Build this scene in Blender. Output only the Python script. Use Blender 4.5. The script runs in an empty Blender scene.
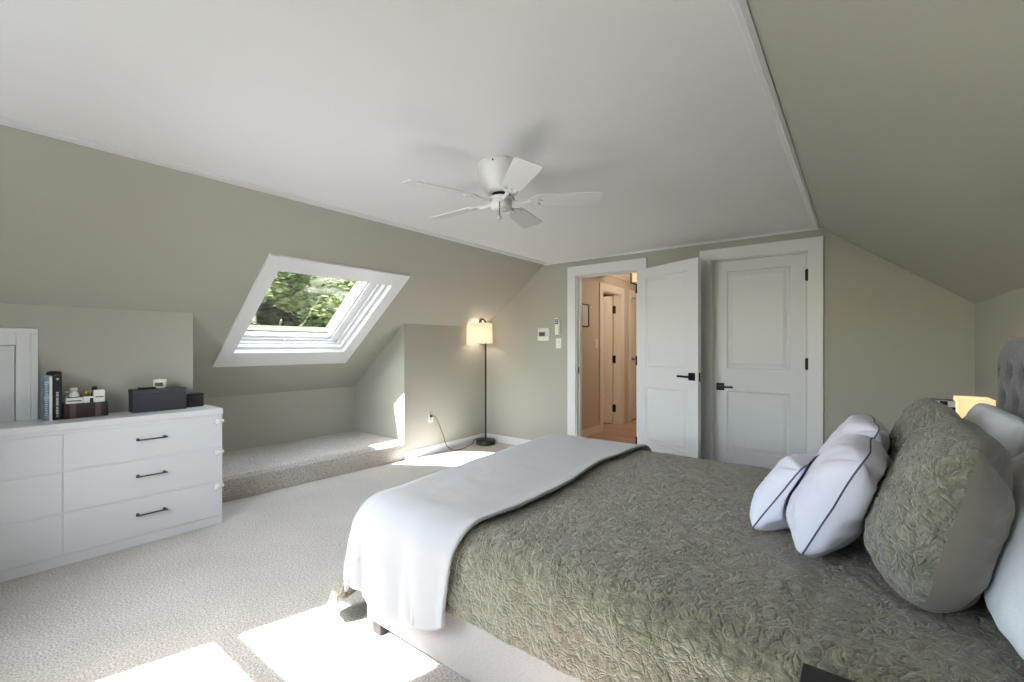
import bpy, bmesh, math, random
from mathutils import Vector, Matrix, noise
random.seed(7)
PI = math.pi
S = bpy.context.scene
COL = S.collection

# ------------------------------------------------------------------ colours / materials
def lin(c):
    c = c / 255.0
    return c / 12.92 if c <= 0.04045 else ((c + 0.055) / 1.055) ** 2.4
def rgb(r, g, b):
    return (lin(r), lin(g), lin(b), 1.0)

class NT:
    def __init__(self, name):
        self.m = bpy.data.materials.new(name)
        self.m.use_nodes = True
        self.t = self.m.node_tree
        self.t.nodes.clear()
        self.out = self.t.nodes.new('ShaderNodeOutputMaterial')
    def n(self, kind, **kw):
        nd = self.t.nodes.new(kind)
        for k, v in kw.items():
            if k.startswith('_'):
                setattr(nd, k[1:], v)
            else:
                key = int(k[1:]) if k[0] == 'i' and k[1:].isdigit() else k.replace('__', ' ')
                nd.inputs[key].default_value = v
        return nd
    def l(self, a, b):
        self.t.links.new(a, b)

def mat(name, c, rough=0.5, metal=0.0, c2=None, cscale=40, bump=0.0, bscale=200, bdetail=4, bkind='noise',
        sheen=0.0, spec=0.5, stretch=(1, 1, 1), cdetail=3, bdist=0.02, emit=None, estr=0.0, lo=0.35, hi=0.65):
    k = NT(name)
    b = k.n('ShaderNodeBsdfPrincipled')
    b.inputs['Roughness'].default_value = rough
    b.inputs['Metallic'].default_value = metal
    b.inputs['Specular IOR Level'].default_value = spec
    b.inputs['Sheen Weight'].default_value = sheen
    k.l(b.outputs[0], k.out.inputs[0])
    tc = k.n('ShaderNodeTexCoord')
    mp = k.n('ShaderNodeMapping')
    mp.inputs['Scale'].default_value = stretch
    k.l(tc.outputs['Object'], mp.inputs[0])
    if c2 is not None:
        nz = k.n('ShaderNodeTexNoise', Scale=cscale, Detail=cdetail)
        k.l(mp.outputs[0], nz.inputs['Vector'])
        rp = k.n('ShaderNodeValToRGB')
        rp.color_ramp.elements[0].color = c
        rp.color_ramp.elements[1].color = c2
        rp.color_ramp.elements[0].position = lo
        rp.color_ramp.elements[1].position = hi
        k.l(nz.outputs[0], rp.inputs[0])
        k.l(rp.outputs[0], b.inputs['Base Color'])
    else:
        b.inputs['Base Color'].default_value = c
    if bump:
        if bkind == 'noise':
            nb = k.n('ShaderNodeTexNoise', Scale=bscale, Detail=bdetail)
        elif bkind == 'ridge':
            nb = k.n('ShaderNodeTexNoise', Scale=bscale, Detail=bdetail, _noise_type='RIDGED_MULTIFRACTAL', Distortion=0.6)
        elif bkind == 'voronoi':
            nb = k.n('ShaderNodeTexVoronoi', Scale=bscale)
        k.l(mp.outputs[0], nb.inputs['Vector'])
        bp = k.n('ShaderNodeBump', Strength=bump, Distance=bdist)
        k.l(nb.outputs[0], bp.inputs['Height'])
        k.l(bp.outputs[0], b.inputs['Normal'])
    if emit is not None:
        b.inputs['Emission Color'].default_value = emit
        b.inputs['Emission Strength'].default_value = estr
    return k.m

M = {}
M['wall'] = mat('sage_wall_paint', rgb(174, 171, 160), 0.75, bump=0.05, bscale=180, bdist=0.002, spec=0.3)
M['ceil'] = mat('white_ceiling_paint', rgb(244, 243, 242), 0.8, bump=0.04, bscale=150, bdist=0.002, spec=0.25)
M['trim'] = mat('white_trim_paint', rgb(226, 226, 226), 0.4, spec=0.4)
M['door'] = mat('white_door_paint', rgb(216, 217, 218), 0.42, spec=0.4)
M['dresser'] = mat('white_lacquer', rgb(212, 212, 213), 0.35, spec=0.45)
M['black_metal'] = mat('black_metal', rgb(22, 21, 20), 0.4, 0.6)
M['bronze'] = mat('dark_bronze', rgb(62, 56, 50), 0.4, 0.7)
M['fan'] = mat('white_fan_enamel', rgb(228, 228, 226), 0.35, spec=0.45)
M['plastic'] = mat('white_plastic', rgb(232, 231, 226), 0.4)
M['grey_plastic'] = mat('pale_grey_plastic', rgb(196, 198, 200), 0.35)
M['handle'] = mat('gunmetal_handle', rgb(74, 72, 72), 0.35, 0.6)
M['lcd'] = mat('lcd_display', rgb(92, 96, 84), 0.25)
M['pvc'] = mat('white_window_frame', rgb(236, 236, 238), 0.3, spec=0.5)
M['flash'] = mat('pale_green_outer_flashing', rgb(92, 94, 72), 0.5, c2=rgb(82, 86, 64), cscale=30)
M['hallwall'] = mat('warm_hall_paint', rgb(196, 180, 158), 0.7, spec=0.3)
M['halltrim'] = mat('cream_hall_trim', rgb(224, 212, 194), 0.45)
M['bed'] = mat('greige_upholstery', rgb(168, 161, 157), 0.9, c2=rgb(150, 143, 139), cscale=120, stretch=(1, 1, 6), bump=0.25, bscale=500, bdist=0.003, sheen=0.2)
M['headboard'] = mat('blue_grey_velvet', rgb(98, 100, 108), 0.85, c2=rgb(76, 78, 86), cscale=60, bump=0.4, bscale=90, bdist=0.01, sheen=0.4)
M['darkwood'] = mat('espresso_wood', rgb(26, 20, 18), 0.35, c2=rgb(18, 14, 13), cscale=20, stretch=(1, 12, 12))
M['legwood'] = mat('brown_leg_wood', rgb(40, 31, 26), 0.5)
M['throw'] = mat('white_knit_throw', rgb(176, 174, 173), 0.95, bump=0.4, bscale=520, bkind='voronoi', bdist=0.0025, sheen=0.3, spec=0.2)
M['pillow'] = mat('pale_lavender_cotton', rgb(224, 222, 237), 0.9, bump=0.3, bscale=9, bdetail=5, bdist=0.03, sheen=0.2, spec=0.2)
M['sheet'] = mat('white_cotton_sheet', rgb(240, 242, 248), 0.9, bump=0.2, bscale=9, bdetail=5, bdist=0.05, sheen=0.15, spec=0.2)
M['piping'] = mat('dark_blue_piping', rgb(92, 92, 112), 0.8)
M['sateen'] = mat('taupe_sateen', rgb(120, 110, 99), 0.6, bump=0.15, bscale=12, bdist=0.03, sheen=0.3)
M['tray'] = mat('espresso_tray_wood', rgb(50, 38, 34), 0.4, c2=rgb(36, 27, 25), cscale=30, stretch=(8, 1, 8))
M['tray_light'] = mat('worn_brown_strip', rgb(92, 76, 70), 0.45)
M['navybox'] = mat('charcoal_box', rgb(52, 53, 60), 0.5)
M['blackbox'] = mat('black_leatherette', rgb(22, 21, 23), 0.5, bump=0.1, bscale=400, bdist=0.002)
M['blue_cover'] = mat('teal_blue_book_cover', rgb(92, 132, 150), 0.5, c2=rgb(176, 190, 190), cscale=26, lo=0.45, hi=0.7)
M['paper'] = mat('white_paper', rgb(232, 230, 224), 0.8)
M['black_cover'] = mat('black_book_cover', rgb(20, 20, 22), 0.45)
M['grey_ink'] = mat('pale_ink', rgb(196, 196, 198), 0.7)
M['navy_ink'] = mat('navy_ink', rgb(44, 54, 100), 0.7)
M['gold'] = mat('gold_metal', rgb(196, 158, 92), 0.3, 0.8)
M['wax'] = mat('cream_wax', rgb(238, 230, 208), 0.5)
M['candle_label'] = mat('dark_candle_label', rgb(60, 56, 50), 0.6)
M['cable'] = mat('dark_cord', rgb(54, 50, 46), 0.6)
M['bark'] = mat('tree_bark', rgb(84, 74, 56), 0.9, c2=rgb(62, 54, 42), cscale=10)
M['hallpaper'] = mat('framed_print_paper', rgb(206, 198, 184), 0.7)

# carpet: fibres as speckle + bump, broad tracks of brushed pile
def carpet():
    k = NT('cream_carpet')
    b = k.n('ShaderNodeBsdfPrincipled', Roughness=0.95)
    b.inputs['Specular IOR Level'].default_value = 0.1
    b.inputs['Sheen Weight'].default_value = 0.3
    k.l(b.outputs[0], k.out.inputs[0])
    tc = k.n('ShaderNodeTexCoord')
    n1 = k.n('ShaderNodeTexNoise', Scale=120, Detail=4)
    n2 = k.n('ShaderNodeTexNoise', Scale=2.2, Detail=3, Distortion=0.6)
    for q in (n1, n2):
        k.l(tc.outputs['Object'], q.inputs['Vector'])
    r1 = k.n('ShaderNodeValToRGB')
    r1.color_ramp.elements[0].position = 0.3; r1.color_ramp.elements[0].color = rgb(146, 136, 126)
    r1.color_ramp.elements[1].position = 0.7; r1.color_ramp.elements[1].color = rgb(224, 215, 206)
    k.l(n1.outputs[0], r1.inputs[0])
    r2 = k.n('ShaderNodeValToRGB')
    r2.color_ramp.elements[0].position = 0.35; r2.color_ramp.elements[0].color = (0.88, 0.875, 0.865, 1)
    r2.color_ramp.elements[1].position = 0.65; r2.color_ramp.elements[1].color = (1, 1, 1, 1)
    k.l(n2.outputs[0], r2.inputs[0])
    mx = k.n('ShaderNodeMixRGB', _blend_type='MULTIPLY'); mx.inputs[0].default_value = 1
    k.l(r1.outputs[0], mx.inputs[1]); k.l(r2.outputs[0], mx.inputs[2])
    k.l(mx.outputs[0], b.inputs['Base Color'])
    n3 = k.n('ShaderNodeTexNoise', Scale=170, Detail=4)
    k.l(tc.outputs['Object'], n3.inputs['Vector'])
    bp = k.n('ShaderNodeBump', Strength=0.7, Distance=0.010)
    k.l(n3.outputs[0], bp.inputs['Height']); k.l(bp.outputs[0], b.inputs['Normal'])
    return k.m
M['carpet'] = carpet()

# crinkled matelasse coverlet
def crinkle(name, c1, c2, s=16.0, strength=0.9):
    k = NT(name)
    b = k.n('ShaderNodeBsdfPrincipled', Roughness=0.62)
    b.inputs['Sheen Weight'].default_value = 0.35
    b.inputs['Specular IOR Level'].default_value = 0.35
    k.l(b.outputs[0], k.out.inputs[0])
    tc = k.n('ShaderNodeTexCoord')
    w = k.n('ShaderNodeTexNoise', Scale=s * 0.5, Detail=4)
    k.l(tc.outputs['Object'], w.inputs['Vector'])
    ad = k.n('ShaderNodeMixRGB', _blend_type='ADD'); ad.inputs[0].default_value = 0.10
    k.l(tc.outputs['Object'], ad.inputs[1]); k.l(w.outputs[1], ad.inputs[2])
    # puckered cells with thin stitched-down valleys between them, in two sizes
    hs = []
    for sc, cap in ((1.15, 0.16), (2.6, 0.22)):
        v = k.n('ShaderNodeTexVoronoi', Scale=s * sc, _feature='DISTANCE_TO_EDGE')
        k.l(ad.outputs[0], v.inputs['Vector'])
        mr = k.n('ShaderNodeMapRange', _interpolation_type='SMOOTHSTEP')
        mr.inputs['From Max'].default_value = cap
        k.l(v.outputs[0], mr.inputs[0]); hs.append(mr)
    m2 = k.n('ShaderNodeMath', _operation='MULTIPLY_ADD'); m2.inputs[1].default_value = 0.45
    k.l(hs[1].outputs[0], m2.inputs[0]); k.l(hs[0].outputs[0], m2.inputs[2])
    bp = k.n('ShaderNodeBump', Strength=strength, Distance=0.006)
    k.l(m2.outputs[0], bp.inputs['Height']); k.l(bp.outputs[0], b.inputs['Normal'])
    n = k.n('ShaderNodeTexNoise', Scale=s * 1.6, Detail=4)
    k.l(tc.outputs['Object'], n.inputs['Vector'])
    rp = k.n('ShaderNodeValToRGB')
    rp.color_ramp.elements[0].position = 0.36; rp.color_ramp.elements[0].color = c1
    rp.color_ramp.elements[1].position = 0.66; rp.color_ramp.elements[1].color = c2
    k.l(n.outputs[0], rp.inputs[0]); k.l(rp.outputs[0], b.inputs['Base Color'])
    return k.m
M['quilt'] = crinkle('sage_crinkle_coverlet', rgb(110, 103, 85), rgb(140, 132, 111), 26.0, 0.8)
M['sham'] = crinkle('sage_crinkle_sham', rgb(116, 112, 96), rgb(142, 138, 121), 26.0, 0.9)

def glass():
    k = NT('window_glass')
    t = k.n('ShaderNodeBsdfTransparent', Color=(0.93, 0.95, 0.90, 1))
    g = k.n('ShaderNodeBsdfGlossy', Roughness=0.02)
    mx = k.n('ShaderNodeMixShader', Fac=0.06)
    k.l(t.outputs[0], mx.inputs[1]); k.l(g.outputs[0], mx.inputs[2]); k.l(mx.outputs[0], k.out.inputs[0])
    return k.m
M['glass'] = glass()
def shade_mat(name, c, estr):
    k = NT(name)
    d = k.n('ShaderNodeBsdfDiffuse', Color=c)
    t = k.n('ShaderNodeBsdfTranslucent', Color=c)
    mx = k.n('ShaderNodeMixShader', Fac=0.5)
    tc = k.n('ShaderNodeTexCoord')
    nz = k.n('ShaderNodeTexNoise', Scale=260, Detail=2)
    k.l(tc.outputs['Object'], nz.inputs['Vector'])
    bp = k.n('ShaderNodeBump', Strength=0.2, Distance=0.002)
    k.l(nz.outputs[0], bp.inputs['Height']); k.l(bp.outputs[0], d.inputs['Normal'])
    k.l(d.outputs[0], mx.inputs[1]); k.l(t.outputs[0], mx.inputs[2])
    e = k.n('ShaderNodeEmission', Color=c, Strength=estr)
    a = k.n('ShaderNodeAddShader')
    k.l(mx.outputs[0], a.inputs[0]); k.l(e.outputs[0], a.inputs[1])
    k.l(a.outputs[0], k.out.inputs[0])
    return k.m
M['lampshade'] = shade_mat('cream_linen_shade', rgb(242, 226, 204), 0.28)
M['lampshade_lit'] = shade_mat('lit_amber_shade', rgb(242, 216, 184), 0.20)
def wood_floor():
    k = NT('oak_floor')
    b = k.n('ShaderNodeBsdfPrincipled', Roughness=0.35)
    k.l(b.outputs[0], k.out.inputs[0])
    tc = k.n('ShaderNodeTexCoord')
    br = k.n('ShaderNodeTexBrick', Scale=1.0, Color1=rgb(182, 148, 126), Color2=rgb(166, 132, 110), Mortar=rgb(110, 70, 48))
    br.inputs['Brick Width'].default_value = 0.9; br.inputs['Row Height'].default_value = 0.07; br.inputs['Mortar Size'].default_value = 0.002
    k.l(tc.outputs['Object'], br.inputs['Vector']); k.l(br.outputs[0], b.inputs['Base Color'])
    return k.m
M['oak'] = wood_floor()
def leafmat(name, c1, c2):
    k = NT(name)
    d = k.n('ShaderNodeBsdfDiffuse'); t = k.n('ShaderNodeBsdfTranslucent')
    oi = k.n('ShaderNodeTexCoord')
    n = k.n('ShaderNodeTexNoise', Scale=1.3, Detail=3); k.l(oi.outputs['Object'], n.inputs['Vector'])
    rp = k.n('ShaderNodeValToRGB')
    rp.color_ramp.elements[0].position = 0.35; rp.color_ramp.elements[0].color = c1
    rp.color_ramp.elements[1].position = 0.65; rp.color_ramp.elements[1].color = c2
    k.l(n.outputs[0], rp.inputs[0]); k.l(rp.outputs[0], d.inputs[0]); k.l(rp.outputs[0], t.inputs[0])
    mx = k.n('ShaderNodeMixShader', Fac=0.35)
    k.l(d.outputs[0], mx.inputs[1]); k.l(t.outputs[0], mx.inputs[2]); k.l(mx.outputs[0], k.out.inputs[0])
    return k.m
M['leaf'] = leafmat('green_leaves', rgb(76, 84, 50), rgb(126, 132, 86))
M['leaf_dark'] = leafmat('dark_leaves', rgb(50, 53, 37), rgb(76, 78, 54))
M['lawn'] = mat('lawn', rgb(60, 72, 34), 0.9, c2=rgb(44, 56, 26), cscale=3)

# ------------------------------------------------------------------ mesh helpers
def obj(name, bm, m, parent=None, smooth=False, up=False):
    me = bpy.data.meshes.new(name)
    bmesh.ops.recalc_face_normals(bm, faces=bm.faces)
    if up and sum(f.normal.z for f in bm.faces) < 0:
        bmesh.ops.reverse_faces(bm, faces=bm.faces)
    bm.to_mesh(me); bm.free()
    for mm in (m if isinstance(m, (list, tuple)) else [m]):
        me.materials.append(mm)
    if smooth:
        for p in me.polygons: p.use_smooth = True
    o = bpy.data.objects.new(name, me)
    COL.objects.link(o)
    if parent is not None: o.parent = parent
    return o
def tag(o, label, cat, group=None, kind=None):
    o['label'] = label; o['category'] = cat
    if group: o['group'] = group
    if kind: o['kind'] = kind
    return o
def empty(name, loc=(0, 0, 0), rot=(0, 0, 0), **kw):
    o = bpy.data.objects.new(name, None); COL.objects.link(o)
    o.location = loc; o.rotation_euler = rot; o.empty_display_size = 0.1
    return o
def thing(name, label, cat, loc=(0, 0, 0), rot=(0, 0, 0), group=None, kind=None):
    return tag(empty(name, loc, rot), label, cat, group, kind)

def box(bm, x0, y0, z0, x1, y1, z1, bev=0.0, seg=2, mi=0):
    r = bmesh.ops.create_cube(bm, size=1.0)
    vs = r['verts']
    for v in vs:
        v.co = Vector(((x0 + x1) / 2 + v.co.x * (x1 - x0), (y0 + y1) / 2 + v.co.y * (y1 - y0), (z0 + z1) / 2 + v.co.z * (z1 - z0)))
    fs = set(f for v in vs for f in v.link_faces)
    for f in fs: f.material_index = mi
    if bev:
        es = list(set(e for v in vs for e in v.link_edges))
        bmesh.ops.bevel(bm, geom=es, offset=bev, segments=seg, affect='EDGES', profile=0.5)
    return bm
def nb(): return bmesh.new()
def bx(*a, **k): return box(nb(), *a, **k)
def prism(bm, pts, axis, a0, a1, mi=0):
    """pts: 2-D polygon; axis 'x','y','z' the extrusion axis between a0 and a1"""
    def P(p, a):
        return {'y': (p[0], a, p[1]), 'x': (a, p[0], p[1]), 'z': (p[0], p[1], a)}[axis]
    A = [bm.verts.new(P(p, a0)) for p in pts]; B = [bm.verts.new(P(p, a1)) for p in pts]
    n = len(pts)
    fs = [bm.faces.new(A), bm.faces.new(B[::-1])]
    for i in range(n):
        fs.append(bm.faces.new((A[i], A[(i + 1) % n], B[(i + 1) % n], B[i])))
    for f in fs: f.material_index = mi
    return bm
def lathe(bm, prof, seg=32, c=(0, 0, 0), axis='z', mi=0):
    rings = []
    for r, z in prof:
        ring = []
        for i in range(seg):
            a = 2 * PI * i / seg
            x, y = r * math.cos(a), r * math.sin(a)
            p = (x, y, z) if axis == 'z' else ((z, x, y) if axis == 'x' else (x, z, y))
            ring.append(bm.verts.new((p[0] + c[0], p[1] + c[1], p[2] + c[2])))
        rings.append(ring)
    for a, b in zip(rings, rings[1:]):
        for i in range(seg):
            bm.faces.new((a[i], a[(i + 1) % seg], b[(i + 1) % seg], b[i])).material_index = mi
    bm.faces.new(rings[0][::-1]).material_index = mi
    bm.faces.new(rings[-1]).material_index = mi
    return bm
def tube(bm, pts, r, seg=10, closed=False):
    pts = [Vector(p) for p in pts]
    n = len(pts); rings = []
    prev = None
    for i, p in enumerate(pts):
        if closed:
            d = (pts[(i + 1) % n] - pts[i - 1]).normalized()
        else:
            d = (pts[min(i + 1, n - 1)] - pts[max(i - 1, 0)]).normalized()
        if prev is None:
            up = Vector((0, 0, 1)) if abs(d.z) < 0.9 else Vector((1, 0, 0))
            u = d.cross(up).normalized()
        else:
            u = (prev - d * prev.dot(d)).normalized()
        prev = u
        w = d.cross(u)
        rr = r[i] if isinstance(r, (list, tuple)) else r
        rings.append([bm.verts.new(p + (u * math.cos(2 * PI * k / seg) + w * math.sin(2 * PI * k / seg)) * rr) for k in range(seg)])
    m = n if closed else n - 1
    for i in range(m):
        a, b = rings[i], rings[(i + 1) % n]
        for k in range(seg):
            bm.faces.new((a[k], a[(k + 1) % seg], b[(k + 1) % seg], b[k]))
    if not closed:
        bm.faces.new(rings[0][::-1]); bm.faces.new(rings[-1])
    return bm
def grid(bm, nu, nv, fn, mi=0):
    V = [[bm.verts.new(fn(i / nu, j / nv)) for j in range(nv + 1)] for i in range(nu + 1)]
    for i in range(nu):
        for j in range(nv):
            bm.faces.new((V[i][j], V[i + 1][j], V[i + 1][j + 1], V[i][j + 1])).material_index = mi
    return V
def fbm(p, s, o=3):
    v = 0; a = 1
    for i in range(o):
        v += a * noise.noise(Vector(p) * s); s *= 2.1; a *= 0.5
    return v

# ------------------------------------------------------------------ room numbers
YB = 4.45           # back wall
YF = -0.50          # wall behind the camera
H = 2.207
XL, XR = -2.934, -0.254          # edges of the flat ceiling
TL, TR = 0.78, 0.76
XW = 0.647                       # right wall
XK = -3.875                      # left knee wall
XA = -4.809                      # back of the alcove
YA0, YA1 = 1.184, 3.124          # alcove
def zl(x): return H - TL * (XL - x)
def zr(x): return H - TR * (x - XR)

def struct(name, bm, m, label, cat, parent=None, smooth=False):
    o = obj(name, bm, m, parent, smooth)
    if parent is None: tag(o, label, cat, kind='structure')
    return o

struct('floor', bx(-5.0, YF - 0.1, -0.1, XW + 0.1, YB + 0.06, 0.0), M['carpet'], 'cream cut pile carpet covering the bedroom floor', 'floor')
struct('ceiling', bx(XL - 0.02, YF, H, XR + 0.02, YB + 0.05, H + 0.1), M['ceil'], 'flat white ceiling between the two sloped sides', 'ceiling')
struct('ceiling_right', prism(nb(), [(XR, H), (XW + 0.1, zr(XW + 0.1)), (XW + 0.1, zr(XW + 0.1) + 0.12), (XR, H + 0.12)], 'y', YF, YB + 0.05),
       M['wall'], 'sage sloped ceiling rising over the bed headboard', 'sloped ceiling')
struct('wall_right', bx(XW, YF - 0.1, 0, XW + 0.1, YB + 0.1, zr(XW) + 0.02), M['wall'], 'low sage wall behind the headboard', 'wall')

# left slope with the roof-window hole. slope frame: e1 along Y, e2 up the slope, n outwards
th = math.atan(TL)
E2 = Vector((math.cos(th), 0, math.sin(th))); N = Vector((-math.sin(th), 0, math.cos(th))); P0 = Vector((XL, 0, H))
def SP(y, s, d=0.0): return P0 + Vector((0, y, 0)) + E2 * s + N * d
def sbox(bm, y0, y1, s0, s1, d0, d1, mi=0):
    c = [SP(y, s, d) for d in (d0, d1) for s in (s0, s1) for y in (y0, y1)]
    v = [bm.verts.new(p) for p in c]
    for f in ((0, 1, 3, 2), (4, 6, 7, 5), (0, 4, 5, 1), (2, 3, 7, 6), (0, 2, 6, 4), (1, 5, 7, 3)):
        bm.faces.new([v[i] for i in f]).material_index = mi
    return bm
HY0, HY1, HS0, HS1 = 1.56, 2.66, -1.69, -0.62
bm = nb()
sb_ = -2.55
sbox(bm, YF - 0.1, HY0, sb_, 0.02, 0, 0.14)
sbox(bm, HY1, YB + 0.1, sb_, 0.02, 0, 0.14)
sbox(bm, HY0, HY1, sb_, HS0, 0, 0.14)
sbox(bm, HY0, HY1, HS1, 0.02, 0, 0.14)
struct('ceiling_left', bm, M['wall'], 'sage sloped ceiling on the window side with the roof window in it', 'sloped ceiling')

kp = lambda: [(XK, 0), (XK, zl(XK) + 0.01), (XA - 0.1, zl(XA - 0.1) + 0.01), (XA - 0.1, 0)]
bm = nb()
prism(bm, kp(), 'y', YF - 0.05, YA0)
prism(bm, kp(), 'y', YA1, YB + 0.05)
box(bm, XA - 0.1, YA0 - 0.02, 0, XA, YA1 + 0.02, zl(XA) + 0.02)
struct('wall_left', bm, M['wall'], 'sage knee wall on the window side with the recessed alcove', 'wall')

# carpeted step inside the alcove, rounded nose
def step():
    bm = nb()
    z = 0.212
    n = 6
    for (y, xf) in ((YA0, -3.955), (YA1, -3.885)):
        pass
    prof = lambda xf: [(XA, 0), (xf, 0), (xf + 0.012, z - 0.09), (xf + 0.008, z - 0.045), (xf - 0.008, z - 0.015), (xf - 0.035, z), (XA, z)]
    ys = [YA0 + (YA1 - YA0) * i / n for i in range(n + 1)]
    R_ = []
    for y in ys:
        xf = -3.955 + 0.07 * (y - YA0) / (YA1 - YA0)
        R_.append([bm.verts.new((p[0], y, p[1])) for p in prof(xf)])
    for a, b in zip(R_, R_[1:]):
        for i in range(len(a)):
            j = (i + 1) % len(a)
            bm.faces.new((a[i], a[j], b[j], b[i]))
    bm.faces.new(R_[0]); bm.faces.new(R_[-1][::-1])
    return bm
struct('floor_alcove', step(), M['carpet'], 'raised carpeted step inside the alcove under the roof window', 'raised floor')

# back wall with two door openings
DX0, DX1, DZ = -2.525, -1.79, 2.03       # doorway to the hall
CX0, CX1 = -1.088, -0.318                # closet doorway
bm = nb()
ZT = H + 0.26
for (x0, x1, z0, z1) in ((-5.0, DX0, 0, ZT), (DX0, DX1, DZ, ZT), (DX1, CX0, 0, ZT), (CX0, CX1, DZ, ZT), (CX1, XW + 0.1, 0, ZT)):
    box(bm, x0, YB, z0, x1, YB + 0.12, z1)
struct('wall_back', bm, M['wall'], 'sage end wall holding the two white doors', 'wall')

# wall behind the camera, with the sash window that throws the sun on the carpet
WX0, WX1, WZ0, WZ1 = -2.50, -1.74, 0.80, 2.09
bm = nb()
VX0, VX1, VZ1 = -1.22, -0.47, 1.97
for (x0, x1, z0, z1) in ((-5.0, WX0, 0, ZT), (WX0, WX1, 0, WZ0), (WX0, WX1, WZ1, ZT), (WX1, VX0, 0, ZT), (VX0, VX1, 0, WZ0), (VX0, VX1, VZ1, ZT), (VX1, XW + 0.1, 0, ZT)):
    box(bm, x0, YF - 0.12, z0, x1, YF, z1)
struct('wall_front', bm, M['wall'], 'sage end wall behind the viewer with a sash window and an added one', 'wall')

def sash_window(name, label, wx0, wx1, wz1):
    r = thing(name, label, 'window', ((wx0 + wx1) / 2, YF, WZ0), kind='structure')
    w = (wx1 - wx0) / 2; h = wz1 - WZ0
    bm = nb()
    for (x0, x1, z0, z1) in ((-w - 0.09, -w, -0.09, h + 0.09), (w, w + 0.09, -0.09, h + 0.09), (-w, w, h, h + 0.09), (-w - 0.02, w + 0.02, -0.09, 0)):
        box(bm, x0, 0, z0, x1, 0.02, z1, bev=0.004)
    obj('casing', bm, M['trim'], r)
    zm = h * 0.565
    for (nm, z0, z1, y) in (('lower_sash', 0, zm + 0.02, -0.05), ('upper_sash', zm - 0.03, h, -0.09)):
        bm = nb()
        for (x0, x1, a, b) in ((-w, -w + 0.035, z0, z1), (w - 0.035, w, z0, z1), (-w, w, z0, z0 + 0.05), (-w, w, z1 - 0.04, z1)):
            box(bm, x0, y - 0.035, a, x1, y, b)
        s = obj(nm, bm, M['pvc'], r)
        obj('glass_pane', bx(-w + 0.035, y - 0.02, z0 + 0.05, w - 0.035, y - 0.015, z1 - 0.04), M['glass'], s)
sash_window('window_2', 'white sash window behind the viewer on the dresser side', WX0, WX1, WZ1)
sash_window('added_window', 'white sash window added behind the viewer to brighten the bed side', VX0, VX1, VZ1)  # unseen window, added so more sun bounces off the floor by the bed

# ceiling mouldings, baseboards
bm = nb()
prism(bm, [(XL - 0.012, H - 0.016), (XL + 0.03, H - 0.014), (XL + 0.045, H - 0.004), (XL + 0.045, H), (XL, H)], 'y', YF, YB)
struct('trim_1', bm, M['trim'], 'thin white moulding along the ceiling edge on the window side', 'moulding')
bm = nb()
prism(bm, [(XR + 0.006, H - 0.010), (XR - 0.010, H - 0.014), (XR - 0.016, H - 0.008), (XR - 0.030, H - 0.004), (XR - 0.034, H), (XR, H)], 'y', YF, YB)
struct('trim_2', bm, M['trim'], 'white stepped moulding along the ceiling edge on the bed side', 'moulding')
bm = nb()
prism(bm, [(YB, H - 0.022), (YB - 0.014, H - 0.02), (YB - 0.02, H - 0.006), (YB - 0.03, H), (YB, H)], 'x', XL, XR)
struct('trim_3', bm, M['trim'], 'white moulding where the ceiling meets the end wall', 'moulding')
bm = nb()
prism(bm, [(XK, 0), (XK + 0.016, 0), (XK + 0.016, 0.07), (XK + 0.006, 0.09), (XK, 0.09)], 'y', YA1, YB)
struct('baseboard_left', bm, M['trim'], 'white baseboard along the knee wall beside the floor lamp', 'baseboard')
bm = nb()
for a, b in ((XK, DX0 - 0.1), (CX1 + 0.1, XW)):
    prism(bm, [(YB, 0), (YB - 0.016, 0), (YB - 0.016, 0.07), (YB - 0.006, 0.09), (YB, 0.09)], 'x', a, b)
struct('baseboard_back', bm, M['trim'], 'white baseboard along the end wall', 'baseboard')

# ------------------------------------------------------------------ doors
def panel_ring(bm, x0, x1, z0, z1, y, sg):
    """recessed moulded panel; sg is the outward sign along y"""
    loops = []
    for ins, dep in ((0, 0), (0.010, -0.009), (0.026, -0.009), (0.05, -0.002)):
        loops.append([bm.verts.new((x, y + sg * dep, z)) for x, z in ((x0 + ins, z0 + ins), (x1 - ins, z0 + ins), (x1 - ins, z1 - ins), (x0 + ins, z1 - ins))])
    for a, b in zip(loops, loops[1:]):
        for i in range(4):
            bm.faces.new((a[i], a[(i + 1) % 4], b[(i + 1) % 4], b[i]))
    bm.faces.new(loops[-1])
def door_leaf(W, Hh, T, pz, st=0.115):
    """leaf in x 0..W, y 0..T, z 0..Hh, two panels on each face"""
    bm = nb()
    xs = [0, st, W - st, W]
    zs = [0, pz[0], pz[1], pz[2], pz[3], Hh]
    for y, sg in ((0, -1), (T, 1)):
        for i in range(3):
            for j in range(5):
                if i == 1 and j in (1, 3):
                    panel_ring(bm, xs[i], xs[i + 1], zs[j], zs[j + 1], y, sg)
                else:
                    bm.faces.new([bm.verts.new((x, y, z)) for x, z in ((xs[i], zs[j]), (xs[i + 1], zs[j]), (xs[i + 1], zs[j + 1]), (xs[i], zs[j + 1]))])
    for a, b in (((0, 0), (0, Hh)), ((W, 0), (W, Hh)), ((0, 0), (W, 0)), ((0, Hh), (W, Hh))):
        bm.faces.new([bm.verts.new(p) for p in ((a[0], 0, a[1]), (b[0], 0, b[1]), (b[0], T, b[1]), (a[0], T, a[1]))])
    bmesh.ops.remove_doubles(bm, verts=bm.verts, dist=1e-5)
    return bm
PZ = (0.255, 0.81, 1.012, 1.90)
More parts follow.
